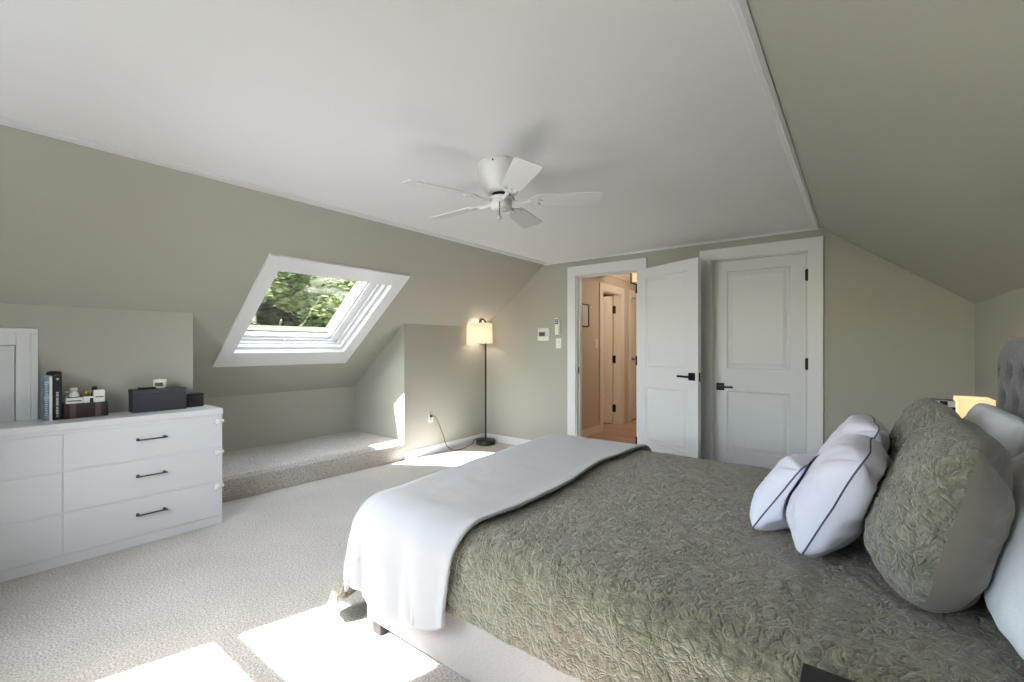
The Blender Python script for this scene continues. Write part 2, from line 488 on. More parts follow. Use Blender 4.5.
def lever(parent, x, z, y, sg, dirx):
    """black lever on a square rose; sg outward y sign; dirx lever direction"""
    bm = nb()
    box(bm, x - 0.034, min(y, y + sg * 0.009), z - 0.034, x + 0.034, max(y, y + sg * 0.009), z + 0.034, bev=0.002)
    h = obj('handle', bm, M['black_metal'], parent)
    h['label'] = 'black lever handle on a square rose'
    bm = nb()
    tube(bm, [(x, y + sg * 0.005, z), (x, y + sg * 0.05, z)], 0.010, 12)
    a, b = sorted((x, x + dirx * 0.115))
    box(bm, a - 0.009, y + sg * 0.05 - 0.008, z - 0.009, b, y + sg * 0.05 + 0.008, z + 0.009, bev=0.003)
    obj('lever', bm, M['black_metal'], h)
    return h
def hinge(parent, x, y, z, m='black_metal', name='hinge'):
    bm = nb()
    box(bm, x - 0.013, y - 0.006, z - 0.045, x + 0.013, y + 0.006, z + 0.045, bev=0.001)
    tube(bm, [(x, y - 0.006, z - 0.05), (x, y - 0.006, z + 0.05)], 0.007, 8)
    return obj(name, bm, M[m], parent)
def casing(x0, x1, zt, w, parent, y0=YB, jamb=0.12, ext=0.0):
    bm = nb()
    for (a, b, c, d) in ((x0 - w, x0 + 0.008, 0, zt + w), (x1 - 0.008, x1 + w, 0, zt + w), (x0, x1, zt - 0.008, zt + w)):
        box(bm, a, y0 - 0.02, c, b, y0, d, bev=0.003)
    o = obj('casing', bm, M['trim'], parent)
    bm = nb()
    box(bm, x0, y0 - 0.002, 0, x0 + 0.018, y0 + jamb, zt)
    box(bm, x1 - 0.018, y0 - 0.002, 0, x1, y0 + jamb, zt)
    box(bm, x0, y0 - 0.002, zt - 0.018, x1, y0 + jamb, zt)
    # stop bead
    box(bm, x0 + 0.018, y0 + 0.05, 0, x0 + 0.03, y0 + 0.085, zt - 0.018)
    box(bm, x0 + 0.03, y0 + 0.05, zt - 0.03, x1 - 0.018, y0 + 0.085, zt - 0.018)
    obj('jamb', bm, M['trim'], parent)
    return o
# closet door (closed)
d1 = thing('door_1', 'closed white two panel closet door beside the bed', 'door', kind='structure')
casing(CX0, CX1, DZ, 0.095, d1)
W1 = CX1 - CX0 - 0.036 - 0.006
lf = obj('leaf', door_leaf(W1, 1.995, 0.036, PZ), M['door'], d1); lf.location = (CX0 + 0.021, YB + 0.004, 0.012)
lever(lf, 0.062, 0.845, 0, -1, 1)
for z in (0.25, 1.08, 1.82): hinge(d1, CX1 - 0.018, YB + 0.002, z)
obj('leak_panel', bx(CX0, YB + 0.10, 0, CX1, YB + 0.12, DZ), M['trim'], d1)  # unseen panel added to stop light leaking around the closed leaf
# hall doorway + open door
d2 = thing('door_2', 'white bedroom door standing open into the room', 'door', kind='structure')
casing(DX0, DX1, DZ, 0.095, d2)
W2 = 0.752
lf = obj('leaf', door_leaf(W2, 1.995, 0.036, PZ), M['door'], d2)
lf.location = (DX1 + 0.0, YB - 0.026, 0.012)
lf.rotation_euler = (0, 0, math.radians(-25.0))
lever(lf, W2 - 0.065, 0.945, 0, -1, -1)
lever(lf, W2 - 0.065, 0.945, 0.036, 1, -1)
obj('latch', bx(W2 - 0.001, 0.008, 0.905, W2 + 0.002, 0.028, 0.985, bev=0.0005), M['black_metal'], lf)
for z in (0.25, 1.08, 1.82): hinge(d2, DX1 - 0.01, YB - 0.012, z)
obj('strike_plate', bx(DX0 + 0.017, YB + 0.03, 0.92, DX0 + 0.020, YB + 0.055, 0.99), M['black_metal'], d2)

# access door in the knee wall behind the dresser
d3 = thing('door_3', 'small white access door in the knee wall beyond the dresser', 'door', kind='structure')
bm = nb()
AY0, AY1, AZ = -0.25, 0.305, 1.235
for (a, b, c, d) in ((AY1, AY1 + 0.085, 0, AZ + 0.095), (AY0 - 0.085, AY0, 0, AZ + 0.095), (AY0, AY1, AZ, AZ + 0.095)):
    box(bm, XK, a, c, XK + 0.018, b, d, bev=0.003)
for (a, b, c, d) in ((AY1 + 0.058, AY1 + 0.088, 0, AZ + 0.070), (AY0 - 0.088, AY1 + 0.088, AZ + 0.070, AZ + 0.098)):
    box(bm, XK, a, c, XK + 0.028, b, d, bev=0.004)
obj('casing', bm, M['trim'], d3)
obj('leaf', bx(XK, AY0 + 0.004, 0.02, XK + 0.008, AY1 - 0.004, AZ - 0.004, bev=0.002), M['door'], d3)
bm = nb(); lathe(bm, [(0.008, 0), (0.008, 0.02), (0.016, 0.028), (0.014, 0.04), (0.004, 0.043)], 16, (XK + 0.008, AY0 + 0.05, 0.7), 'x')
obj('knob', bm, M['black_metal'], d3, True)

# ------------------------------------------------------------------ roof window
def ring_boxes(bm, y0, y1, s0, s1, wl, wr, wb, wt, d0, d1):
    sbox(bm, y0, y0 + wl, s0, s1, d0, d1); sbox(bm, y1 - wr, y1, s0, s1, d0, d1)
    sbox(bm, y0 + wl, y1 - wr, s0, s0 + wb, d0, d1); sbox(bm, y0 + wl, y1 - wr, s1 - wt, s1, d0, d1)
    return bm
w1 = thing('window_1', 'white framed roof window in the sloped ceiling with trees outside', 'roof window', kind='structure')
ob = obj('casing', ring_boxes(nb(), 1.484, 2.752, -1.862, -0.508, 0.106, 0.122, 0.20, 0.142, -0.02, 0.0), M['pvc'], w1)
bm = nb()
ring_boxes(bm, 1.56, 2.66, -1.69, -0.62, 0.03, 0.03, 0.03, 0.03, 0.0, 0.16)      # liner
ring_boxes(bm, 1.59, 2.63, -1.66, -0.65, 0.012, 0.035, 0.03, 0.012, 0.025, 0.16)  # steps
ring_boxes(bm, 1.60, 2.60, -1.63, -0.66, 0.012, 0.035, 0.012, 0.012, 0.06, 0.16)
obj('lining', bm, M['pvc'], w1)
sash = obj('sash', ring_boxes(nb(), 1.605, 2.565, -1.625, -0.67, 0.045, 0.075, 0.035, 0.06, 0.085, 0.15), M['pvc'], w1)
bm = nb(); ring_boxes(bm, 1.65, 2.495, -1.59, -0.725, 0.02, 0.03, 0.03, 0.03, 0.10, 0.14)
obj('glazing_bead', bm, M['pvc'], sash)
obj('glass_pane', sbox(nb(), 1.66, 2.47, -1.565, -0.74, 0.118, 0.122), M['glass'], sash)
bm = nb(); c = SP(2.02, -1.595, 0.082)
bmesh.ops.create_uvsphere(bm, u_segments=16, v_segments=10, radius=0.014, matrix=Matrix.Translation(c))
obj('latch_knob', bm, M['plastic'], sash, True)
bm = nb(); sbox(bm, 1.75, 2.50, -1.648, -1.636, 0.03, 0.07)
obj('vent_bar', bm, M['pvc'], w1)
bm = nb()
ring_boxes(bm, 1.61, 2.56, -1.62, -0.66, 0.03, 0.10, 0.07, 0.05, 0.15, 0.21)
o = obj('outer_flashing', bm, M['flash'], w1); o['label'] = 'pale green outer flashing'
bm = nb(); tube(bm, [SP(2.17, -1.5, 0.16), SP(2.17, -0.75, 0.16)], 0.0025, 6)
obj('thin_rod', bm, M['flash'], w1)  # thin rod running up the slope just outside the glass

# ------------------------------------------------------------------ ceiling fan
FX, FY = -1.53, 1.89
fan = thing('ceiling_fan', 'white five blade ceiling fan mounted tight to the ceiling', 'ceiling fan', (FX, FY, H))
bm = nb(); lathe(bm, [(0.128, 0), (0.132, -0.006), (0.132, -0.036), (0.127, -0.042), (0.124, -0.06), (0.116, -0.09), (0.101, -0.125), (0.088, -0.148), (0.06, -0.155)], 48)
o = obj('canopy', bm, M['fan'], fan, True)
for k in range(4):
    a = math.radians(20 + 90 * k)
    obj('screw', tube(nb(), [(0.130 * math.cos(a), 0.130 * math.sin(a), -0.02), (0.137 * math.cos(a), 0.137 * math.sin(a), -0.02)], 0.004, 8), M['black_metal'], o)
bm = nb(); lathe(bm, [(0.05, -0.155), (0.05, -0.182)], 24)
obj('motor', bm, M['black_metal'], fan)
bm = nb(); lathe(bm, [(0.066, -0.176), (0.072, -0.179), (0.072, -0.188), (0.06, -0.191)], 32)
obj('flywheel', bm, M['fan'], fan, True)
bm = nb(); lathe(bm, [(0.040, -0.186), (0.058, -0.192), (0.058, -0.228), (0.052, -0.238), (0.02, -0.242)], 32)
hs = obj('switch_housing', bm, M['fan'], fan, True)
bm = nb()
cx, cy = 0.03, -0.052
cn = [Vector((cx, cy, -0.215 - 0.009 * i)) for i in range(9)]
for p in cn: bmesh.ops.create_uvsphere(bm, u_segments=8, v_segments=6, radius=0.0035, matrix=Matrix.Translation(p))
tube(bm, [cn[0], cn[-1]], 0.0015, 6)
pc = obj('pull_chain', bm, M['bronze'], fan, True)
bm = nb(); lathe(bm, [(0.003, 0.012), (0.009, 0.008), (0.013, 0), (0.010, -0.009), (0.003, -0.012)], 16, (cx, cy, -0.298))
obj('pull_knob', bm, M['grey_plastic'], pc, True)
def blade_bm():
    bm = nb()
    r0, r1 = 0.175, 0.535
    out = []
    n = 8
    for i in range(n + 1):       # root end, rounded
        a = PI / 2 + PI * i / n
        out.append((r0 + 0.03 + 0.03 * math.cos(a), 0.052 * math.sin(a)))
    for (x, y) in ((r1 - 0.018, -0.067), (r1 - 0.005, -0.062), (r1, -0.05), (r1, 0.05), (r1 - 0.005, 0.062), (r1 - 0.018, 0.067)):
        out.append((x, y))
    prism(bm, out, 'z', -0.003, 0.003)
    return bm
def arm_bm():
    bm = nb()
    tube(bm, [(0.06, 0, -0.004), (0.10, 0, -0.012), (0.135, 0, -0.010), (0.165, 0, -0.004)], [0.010, 0.009, 0.011, 0.012], 10)
    prism(bm, [(0.15, -0.012), (0.175, -0.036), (0.215, -0.040), (0.20, -0.012), (0.225, 0), (0.20, 0.012), (0.215, 0.040), (0.175, 0.036), (0.15, 0.012)], 'z', -0.008, -0.003)
    for y in (-0.03, 0.03, 0):
        tube(bm, [(0.20, y, -0.012), (0.20, y, -0.006)], 0.006, 8)
    return bm
bl0 = bmb = None
for k in range(5):
    a = math.radians(34 + 72 * k)
    if k == 0:
        b_ = obj('blade', blade_bm(), M['fan'], fan); a_ = obj('blade_arm', arm_bm(), M['fan'], b_)
        bl0, ar0 = b_, a_
    else:
        b_ = bl0.copy(); COL.objects.link(b_); b_.parent = fan
        a_ = ar0.copy(); COL.objects.link(a_); a_.parent = b_
    b_.location = (0, 0, -0.190); b_.rotation_euler = (Matrix.Rotation(a, 3, 'Z') @ Matrix.Rotation(math.radians(-12), 3, 'X')).to_euler()

# ------------------------------------------------------------------ dresser
DR = thing('dresser', 'long white dresser of six drawers with black bar handles', 'dresser', (-3.505, 1.245, 0), (0, 0, math.radians(-1.5)))
# local: x = 0 front face, -x back ; y 0 right end, -y towards the viewer
DW, DD, DH = 1.58, 0.325, 0.797
bm = nb()
box(bm, -DD, -DW, 0.0, -0.002, -DW + 0.02, 0.757); box(bm, -DD, -0.02, 0.0, -0.002, 0.0, 0.757)
box(bm, -DD, -DW, 0.0, -DD + 0.012, 0, 0.757); box(bm, -DD + 0.01, -0.80, 0.02, -0.022, -0.78, 0.757)
box(bm, -DD, -DW + 0.02, 0.735, -0.024, -0.02, 0.757)
box(bm, -0.012, -DW + 0.02, 0.05, -0.006, -0.02, 0.757)
obj('carcass', bm, M['dresser'], DR)
obj('top', bx(-DD, -DW - 0.003, 0.757, 0.004, 0.004, DH, bev=0.003), M['dresser'], DR)
obj('plinth', bx(-0.02, -DW, 0.0, 0.0, 0.0, 0.056, bev=0.001), M['dresser'], DR)
for c_, (ya, yb) in enumerate(((-0.788, -0.002), (-DW + 0.002, -0.792))):
    for (za, zb) in ((0.060, 0.286), (0.298, 0.522), (0.534, 0.735)):
        d = obj('drawer', bx(-0.02, ya, za, 0.0, yb, zb, bev=0.0015), M['dresser'], DR)
        bm = nb(); zm = (za + zb) / 2 + 0.018; ym = (ya + yb) / 2
        for s in (-0.066, 0.066):
            tube(bm, [(0, ym + s, zm), (0.03, ym + s, zm)], 0.005, 10)
            lathe(bm, [(0.009, 0.0), (0.009, 0.004)], 12, (0.0, ym + s, zm), 'x')
        tube(bm, [(0.03, ym - 0.078, zm), (0.03, ym + 0.078, zm)], 0.0046, 10)
        h_ = obj('handle', bm, M['handle'], d, True); h_['label'] = 'slim dark bar handle'
        if c_ == 0:
            bm = nb(); zc = zb - 0.028
            lathe(bm, [(0.019, 0.0), (0.019, 0.006), (0.014, 0.009)], 20, (0.0, yb - 0.03, zc), 'x')
            box(bm, 0.0, yb - 0.03, zc - 0.005, 0.006, yb + 0.012, zc + 0.005)
            lathe(bm, [(0.013, 0.0), (0.013, 0.008)], 16, (-0.012, yb + 0.004, zc), 'y')
            obj('child_latch', bm, M['plastic'], d, True)

ZD = DH + 0.0005
# things on the dresser ------------------------------------------------
def book(name, label, loc, rz, t, d, h, cover, spine_fn, group):
    r = thing(name, label, 'book', loc, (0, 0, rz), group)
    bm = nb()
    # spine faces +x, thickness along y
    box(bm, -d, 0, 0, 0, 0.004, h); box(bm, -d, t - 0.004, 0, 0, t, h); box(bm, -0.004, 0, 0, 0.0, t, h)
    obj('cover', bm, M[cover], r)
    obj('pages', bx(-d + 0.005, 0.004, 0.004, -0.004, t - 0.004, h - 0.004), M['paper'], r)
    spine_fn(r)
    return r
def text(name, body, size, m, parent, loc, rot, ext=0.0003, align='CENTER'):
    cu = bpy.data.curves.new(name, 'FONT'); cu.body = body; cu.size = size; cu.extrude = ext
    cu.align_x = align; cu.align_y = 'CENTER'
    tmp = bpy.data.objects.new(name + '_tmp', cu); COL.objects.link(tmp)
    dg = bpy.context.evaluated_depsgraph_get()
    me = bpy.data.meshes.new_from_object(tmp.evaluated_get(dg))
    bpy.data.objects.remove(tmp); bpy.data.curves.remove(cu)
    me.materials.clear(); me.materials.append(M[m])
    o = bpy.data.objects.new(name, me); COL.objects.link(o); o.parent = parent
    o.location = loc; o.rotation_euler = rot
    return o
def spine_blue(r):
    obj('spine_band', bx(0.0, 0.024, 0.0, 0.0006, 0.035, 0.257), M['paper'], r)
    bm = nb()
    for i in range(16):
        z = 0.03 + i * 0.0125
        box(bm, 0.0, 0.007, z, 0.0006, 0.015 + 0.004 * ((i * 7) % 3) / 3, z + 0.006)
    obj('spine_lettering', bm, M['grey_ink'], r)
def spine_black(r):
    bm = nb()
    z = 0.02
    i = 0
    while z < 0.165:
        l = 0.005 + 0.003 * ((i * 5) % 4) / 3
        box(bm, 0.0, 0.012, z, 0.0006, 0.022, z + l); z += l + (0.003 if i % 5 else 0.008); i += 1
    obj('spine_lettering', bm, M['grey_ink'], r)
    bm = nb(); prism(bm, [(0.010, 0.244), (0.018, 0.230), (0.026, 0.244)], 'x', 0.0, 0.0006)
    obj('spine_emblem', bm, M['grey_ink'], r)
RZ = math.radians(-1.5)
book('book', 'pale blue book standing upright at the end of the dresser row', (-3.712, 0.401, ZD), RZ, 0.037, 0.115, 0.258, 'blue_cover', spine_blue, 'books on the dresser')
book('book', 'black book with pale spine lettering standing against the dark tray', (-3.710, 0.440, ZD), RZ, 0.037, 0.118, 0.262, 'black_cover', spine_black, 'books on the dresser')
r = thing('trinket_tin', 'black domed tin lying on top of the two standing books', 'tin', (-3.765, 0.450, ZD + 0.2625))
bm = nb(); lathe(bm, [(0.033, 0), (0.034, 0.004), (0.034, 0.008)], 28); obj('body', bm, M['blackbox'], r, True)
bm = nb(); lathe(bm, [(0.0345, 0.008), (0.033, 0.014), (0.024, 0.020), (0.010, 0.023)], 28); obj('lid', bm, M['blackbox'], r, True)
# dark wooden tray with toiletries
T0, T1 = 0.481, 0.681
tr = thing('wooden_tray', 'dark brown wooden tray of toiletries beside the two books', 'tray', (-3.708, T0, ZD), (0, 0, RZ))
tw, td, thh = T1 - T0, 0.12, 0.088
bm = nb()
box(bm, -td, 0, 0, 0, tw, 0.01)
for a in ((-td, 0, 0, -td + 0.01, tw, thh), (-0.01, 0, 0, 0, tw, thh), (-td, 0, 0, 0, 0.01, thh), (-td, tw - 0.01, 0, 0, tw, thh)):
    box(bm, *a, bev=0.001)
obj('tray_box', bm, M['tray'], tr)
for ya in (0.028, tw - 0.06):
    o = obj('strap', bx(0.0, ya, 0.0, 0.003, ya + 0.027, thh), M['tray_light'], tr); o['label'] = 'lighter brown strip'
def carton(label, x, y, z, d, w, h, stripe=0.5):
    r = thing('carton', label, 'box', (x, y, z), (0, 0, RZ), 'toiletries in the tray')
    obj('body', bx(-d, 0, 0, 0, w, h, bev=0.0015), M['paper'], r)
    obj('printed_stripe', bx(0.0, 0.006, h * stripe, 0.0005, w - 0.006, h * stripe + 0.006), M['navy_ink'], r)
    return r
def bottle(label, x, y, z, rad, h, m, capm, caph, capr):
    r = thing('toiletry_bottle', label, 'bottle', (x, y, z), (0, 0, 0), 'toiletries in the tray')
    bm = nb(); lathe(bm, [(rad * 0.9, 0), (rad, 0.004), (rad, h * 0.82), (rad * 0.75, h * 0.95), (rad * 0.5, h)], 24); obj('body', bm, M[m], r, True)
    bm = nb(); lathe(bm, [(capr, h), (capr, h + caph - 0.003), (capr * 0.85, h + caph)], 24); obj('cap', bm, M[capm], r, True)
    return r
zt = ZD + 0.0105
def taken(y): return -3.655 - 0.0
X0 = -3.720
c1 = carton('low white carton at the front of the tray by the black book', X0, T0 + 0.012, zt, 0.035, 0.076, 0.110, 0.82)
c2 = carton('short white carton in the middle of the tray with a navy mark', X0, T0 + 0.090, zt, 0.035, 0.046, 0.112, 0.62)
c3 = carton('wide white carton at the far end of the tray', X0, T0 + 0.137, zt, 0.04, 0.050, 0.150, 0.70)
obj('navy_mark', bx(0.0, 0.028, 0.072, 0.0007, 0.044, 0.104), M['navy_ink'], c2)
b1 = bottle('white bottle with white cap and a dark band in the tray', X0 - 0.067, T0 + 0.056, zt, 0.027, 0.145, 'plastic', 'plastic', 0.022, 0.018)
bm = nb(); lathe(bm, [(0.0285, 0.102), (0.0285, 0.112)], 24); obj('printed_band', bm, M['black_cover'], b1, True)
b2 = bottle('white jar rear of the tray nearest the black book', X0 - 0.085, T0 + 0.028, zt, 0.016, 0.130, 'plastic', 'plastic', 0.016, 0.014)
b3 = bottle('small bottle with gold cap in the tray', X0 - 0.060, T0 + 0.112, zt, 0.016, 0.115, 'gold', 'gold', 0.03, 0.014)
b4 = bottle('small black bottle standing in the tray', X0 - 0.068, T0 + 0.150, zt, 0.018, 0.140, 'black_cover', 'black_cover', 0.03, 0.013)
# charcoal storage box with candle
r = thing('storage_box', 'charcoal lidded storage box on the dresser under the candle', 'box', (-3.69, 0.800, ZD), (0, 0, RZ))
obj('body', bx(-0.13, 0, 0, 0, 0.287, 0.120, bev=0.002), M['navybox'], r)
obj('lid', bx(-0.132, -0.002, 0.121, 0.002, 0.289, 0.147, bev=0.002), M['navybox'], r)
zb = ZD + 0.1475
r = thing('candle_jar', 'small cream candle in a clear glass jar on the charcoal box', 'candle', (-3.745, 0.952, zb))
bm = nb(); lathe(bm, [(0.026, 0), (0.034, 0.004), (0.036, 0.055), (0.034, 0.058), (0.026, 0.058)], 28); obj('jar', bm, M['wax'], r, True)
bm = nb()
for i in range(7):
    a0 = math.radians(-36 + i * 10 - 20); a1 = math.radians(-36 + (i + 1) * 10 - 20)
    p = [(0.0362 * math.cos(a), 0.0362 * math.sin(a), z) for a, z in ((a0, 0.014), (a1, 0.014), (a1, 0.040), (a0, 0.040))]
    q = [(x * 1.02, y * 1.02, z) for x, y, z in p]
    A = [bm.verts.new(v) for v in p]; B = [bm.verts.new(v) for v in q]
    bm.faces.new(A[::-1]); bm.faces.new(B)
    for j in range(4): bm.faces.new((A[j], A[(j + 1) % 4], B[(j + 1) % 4], B[j]))
obj('paper_label', bm, M['candle_label'], r)
bm = nb(); tube(bm, [(0, 0, 0.056), (0.001, 0, 0.068)], 0.003, 8); obj('wick', bm, M['plastic'], r)
r = thing('remote_control', 'flat black remote lying on the charcoal box', 'remote', (-3.74, 0.835, zb))
obj('body', bx(-0.018, 0, 0, 0.018, 0.10, 0.012, bev=0.003), M['black_cover'], r)
bm = nb()
for i in range(5): box(bm, -0.010, 0.02 + i * 0.014, 0.012, 0.010, 0.028 + i * 0.014, 0.0135)
obj('button', bm, M['grey_plastic'], r)
r = thing('keepsake_box', 'small black box at the end of the dresser beside the charcoal box', 'box', (-3.735, 1.094, ZD), (0, 0, RZ))
obj('body', bx(-0.085, 0, 0, 0, 0.112, 0.072, bev=0.002), M['blackbox'], r)
obj('lid', bx(-0.086, -0.001, 0.073, 0.001, 0.113, 0.095, bev=0.003), M['blackbox'], r)

# ------------------------------------------------------------------ floor lamp
LX, LY = -3.70, 4.26
lamp = thing('floor_lamp', 'dark bronze floor lamp with cream drum shade in the corner', 'floor lamp', (LX, LY, 0))
bm = nb(); lathe(bm, [(0.115, 0.0), (0.118, 0.004), (0.118, 0.056), (0.112, 0.062), (0.02, 0.064)], 40); obj('base', bm, M['bronze'], lamp, True)
SXo, SYo = -0.062, -0.045       # shade centre from the pole
bm = nb()
pts = [(0, 0, 0.06), (0, 0, 1.0), (0, 0, 1.48)]
for i in range(1, 13):
    a = PI * i / 12
    r_ = 0.038
    pts.append(((1 - math.cos(a)) / 2 * SXo, (1 - math.cos(a)) / 2 * SYo, 1.515 + 0.048 * math.sin(a) if i < 12 else 1.505))
tube(bm, pts, 0.0115, 12); obj('pole', bm, M['bronze'], lamp, True)
bm = nb()
n = 48
ring = []
for (r_, z) in ((0.160, 1.515), (0.163, 1.262)):
    ring.append([bm.verts.new((SXo + r_ * math.cos(2 * PI * i / n), SYo + r_ * math.sin(2 * PI * i / n), z)) for i in range(n)])
for i in range(n): bm.faces.new((ring[0][i], ring[0][(i + 1) % n], ring[1][(i + 1) % n], ring[1][i]))
sh = obj('shade', bm, M['lampshade'], lamp, True)
md = sh.modifiers.new('thick', 'SOLIDIFY'); md.thickness = 0.003
bm = nb()
tube(bm, [(SXo, SYo, 1.51), (SXo, SYo, 1.42)], 0.012, 12)
for k in range(3):
    a = 2 * PI * k / 3; tube(bm, [(SXo, SYo, 1.50), (SXo + 0.159 * math.cos(a), SYo + 0.159 * math.sin(a), 1.508)], 0.002, 6)
obj('socket', bm, M['bronze'], lamp)
bm = nb(); bmesh.ops.create_uvsphere(bm, u_segments=16, v_segments=12, radius=0.03, matrix=Matrix.Translation((SXo, SYo, 1.385)))
obj('bulb', bm, M['wax'], lamp, True)
# cord to the outlet
OY, OZ = 3.50, 0.43
cp = [(XK + 0.02, OY, OZ), (XK + 0.05, OY + 0.03, OZ - 0.01), (XK + 0.055, OY + 0.08, OZ - 0.10), (XK + 0.06, OY + 0.14, 0.20), (XK + 0.065, OY + 0.19, 0.07), (XK + 0.10, OY + 0.25, 0.012),
      (XK + 0.15, OY + 0.33, 0.008), (XK + 0.13, OY + 0.42, 0.008), (XK + 0.10, OY + 0.52, 0.008), (XK + 0.09, OY + 0.60, 0.02), (LX - 0.105, LY - 0.08, 0.06), (LX - 0.06, LY - 0.02, 0.066)]
def smooth_path(p, n=8):
    p = [Vector(q) for q in p]; out = []
    for i in range(len(p) - 1):
        a, b, c, d = p[max(i - 1, 0)], p[i], p[i + 1], p[min(i + 2, len(p) - 1)]
        for k in range(n):
            t = k / n
            out.append(0.5 * ((2 * b) + (c - a) * t + (2 * a - 5 * b + 4 * c - d) * t * t + (3 * b - a - 3 * c + d) * t ** 3))
    out.append(p[-1]); return out
L0 = Vector((LX, LY, 0))
bm = nb(); tube(bm, [q - L0 for q in smooth_path(cp)], 0.0042, 8); cord = obj('cord', bm, M['cable'], lamp, True)
bm = nb(); box(bm, *(Vector((XK + 0.0065, OY - 0.014, OZ - 0.014)) - L0), *(Vector((XK + 0.03, OY + 0.014, OZ + 0.014)) - L0), bev=0.004); obj('plug', bm, M['black_metal'], cord)

# ------------------------------------------------------------------ wall plates
r = thing('wall_outlet', 'white wall outlet low on the knee wall feeding the floor lamp', 'outlet', (XK, OY, OZ))
obj('cover_plate', bx(0, -0.036, -0.075, 0.006, 0.036, 0.045, bev=0.002), M['plastic'], r)
obj('receptacle', bx(0.006, -0.017, -0.06, 0.0075, 0.017, -0.028, bev=0.0006), M['grey_plastic'], r)
r = thing('thermostat', 'white rounded thermostat with a grey display on the end wall', 'thermostat', (-2.945, YB, 1.368))
obj('body', bx(-0.084, -0.026, -0.078, 0.084, 0.0, 0.078, bev=0.016, seg=4), M['plastic'], r, True)
obj('bezel', bx(-0.064, -0.029, -0.03, 0.040, -0.025, 0.034, bev=0.003), M['grey_plastic'], r)
obj('display', bx(-0.056, -0.0305, -0.02, 0.026, -0.028, 0.024), M['lcd'], r)
bm = nb(); box(bm, 0.048, -0.031, 0.004, 0.066, -0.025, 0.02, bev=0.002); box(bm, 0.048, -0.031, -0.024, 0.066, -0.025, -0.008, bev=0.002)
obj('button', bm, M['grey_plastic'], r)
r = thing('remote_holder', 'white fan remote in a wall cradle above the light switch', 'remote', (-2.752, YB, 1.455))
obj('cradle', bx(-0.033, -0.02, -0.095, 0.033, 0.0, 0.045, bev=0.005), M['plastic'], r)
o = obj('handset', bx(-0.027, -0.034, -0.088, 0.027, -0.012, 0.098, bev=0.006), M['plastic'], r)
bm = nb()
for i in range(2):
    for j in range(3): box(bm, -0.019 + 0.021 * i, -0.037, 0.026 + 0.021 * j, -0.003 + 0.021 * i, -0.033, 0.042 + 0.021 * j, bev=0.001)
o2 = obj('keypad', bm, M['black_cover'], o); o2['label'] = 'dark grey buttons'
r = thing('light_switch', 'white light switch plate beside the hall doorway', 'light switch', (-2.745, YB, 1.262))
obj('cover_plate', bx(-0.036, -0.006, -0.058, 0.036, 0, 0.058, bev=0.002), M['plastic'], r)
obj('rocker', bx(-0.010, -0.014, -0.012, 0.010, -0.006, 0.018, bev=0.002), M['plastic'], r)

# ------------------------------------------------------------------ hall beyond the doorway
HX = -2.94
hy = YB + 0.12
struct('floor_hall', bx(-4.2, YB + 0.06, -0.1, -0.6, 9.6, 0.0), M['oak'], 'orange brown oak floor of the hall', 'floor')
struct('trim_4', bx(DX0, YB + 0.0, 0.0, DX1, YB + 0.12, 0.008, bev=0.002), M['carpet'], 'carpet strip at the doorway threshold', 'threshold')
bm = nb()
DO0, DO1 = 5.955, 6.60
for (y0, y1, z0, z1) in ((hy, DO0, 0, 2.42), (DO0, DO1, 2.04, 2.42), (DO1, 6.98, 0, 2.42), (6.98, 7.6, 2.04, 2.42), (7.6, 9.6, 0, 2.42)):
    box(bm, HX - 0.12, y0, z0, HX, y1, z1)
struct('wall_hall_left', bm, M['hallwall'], 'warm beige hall wall seen through the doorway', 'wall')
struct('wall_hall_right', bx(-0.72, hy, 0, -0.6, 9.6, 2.42), M['hallwall'], 'hall wall out of sight beyond the closet', 'wall')
struct('wall_hall_back', bx(-4.2, 9.5, 0, -0.6, 9.6, 2.42), M['hallwall'], 'far end wall of the hall', 'wall')
struct('ceiling_hall', bx(-4.2, hy, 2.34, -0.6, 9.6, 2.44), M['ceil'], 'white ceiling of the hall', 'ceiling')
bm = nb(); prism(bm, [(HX, 2.27), (HX + 0.02, 2.27), (HX + 0.07, 2.33), (HX + 0.07, 2.34), (HX, 2.34)], 'y', hy, 9.5)
struct('trim_5', bm, M['halltrim'], 'cream crown moulding along the hall wall', 'moulding')
bm = nb(); box(bm, HX, hy, 0, HX + 0.015, DO0 - 0.1, 0.10, bev=0.003)
struct('baseboard_hall', bm, M['halltrim'], 'cream baseboard of the hall wall', 'baseboard')
def hall_door(name, label, y0, y1, open_in):
    d = thing(name, label, 'door', (HX, y0, 0), kind='structure')
    w = y1 - y0
    bm = nb()
    for (a, b, c, e) in ((-0.1, 0.004, 0, 2.14), (w - 0.004, w + 0.1, 0, 2.14), (0, w, 2.036, 2.14)):
        box(bm, 0, a, c, 0.02, b, e, bev=0.003)
    obj('casing', bm, M['halltrim'], d)
    bm = nb()
    box(bm, -0.12, 0, 0, 0.0, 0.015, 2.04); box(bm, -0.12, w - 0.015, 0, 0.0, w, 2.04); box(bm, -0.12, 0, 2.025, 0, w, 2.04)
    obj('jamb', bm, M['halltrim'], d)
    lf = obj('leaf', door_leaf(w - 0.036, 2.0, 0.035, PZ, 0.1), M['halltrim'], d)
    if open_in:
        lf.location = (-0.125, w - 0.02, 0.015); lf.rotation_euler = (0, 0, PI)
        for z in (0.25, 1.02, 1.80):
            bm = nb(); box(bm, -0.124, w - 0.019, z - 0.06, -0.075, w - 0.0145, z + 0.06)
            tube(bm, [(-0.126, w - 0.022, z - 0.05), (-0.126, w - 0.022, z + 0.05)], 0.009, 8)
            obj('hinge', bm, M['black_metal'], d)
    else:
        lf.location = (-0.02, 0.018, 0.015); lf.rotation_euler = (0, 0, PI / 2)
        lever(lf, 0.06, 1.0, 0, -1, 1)
    return d
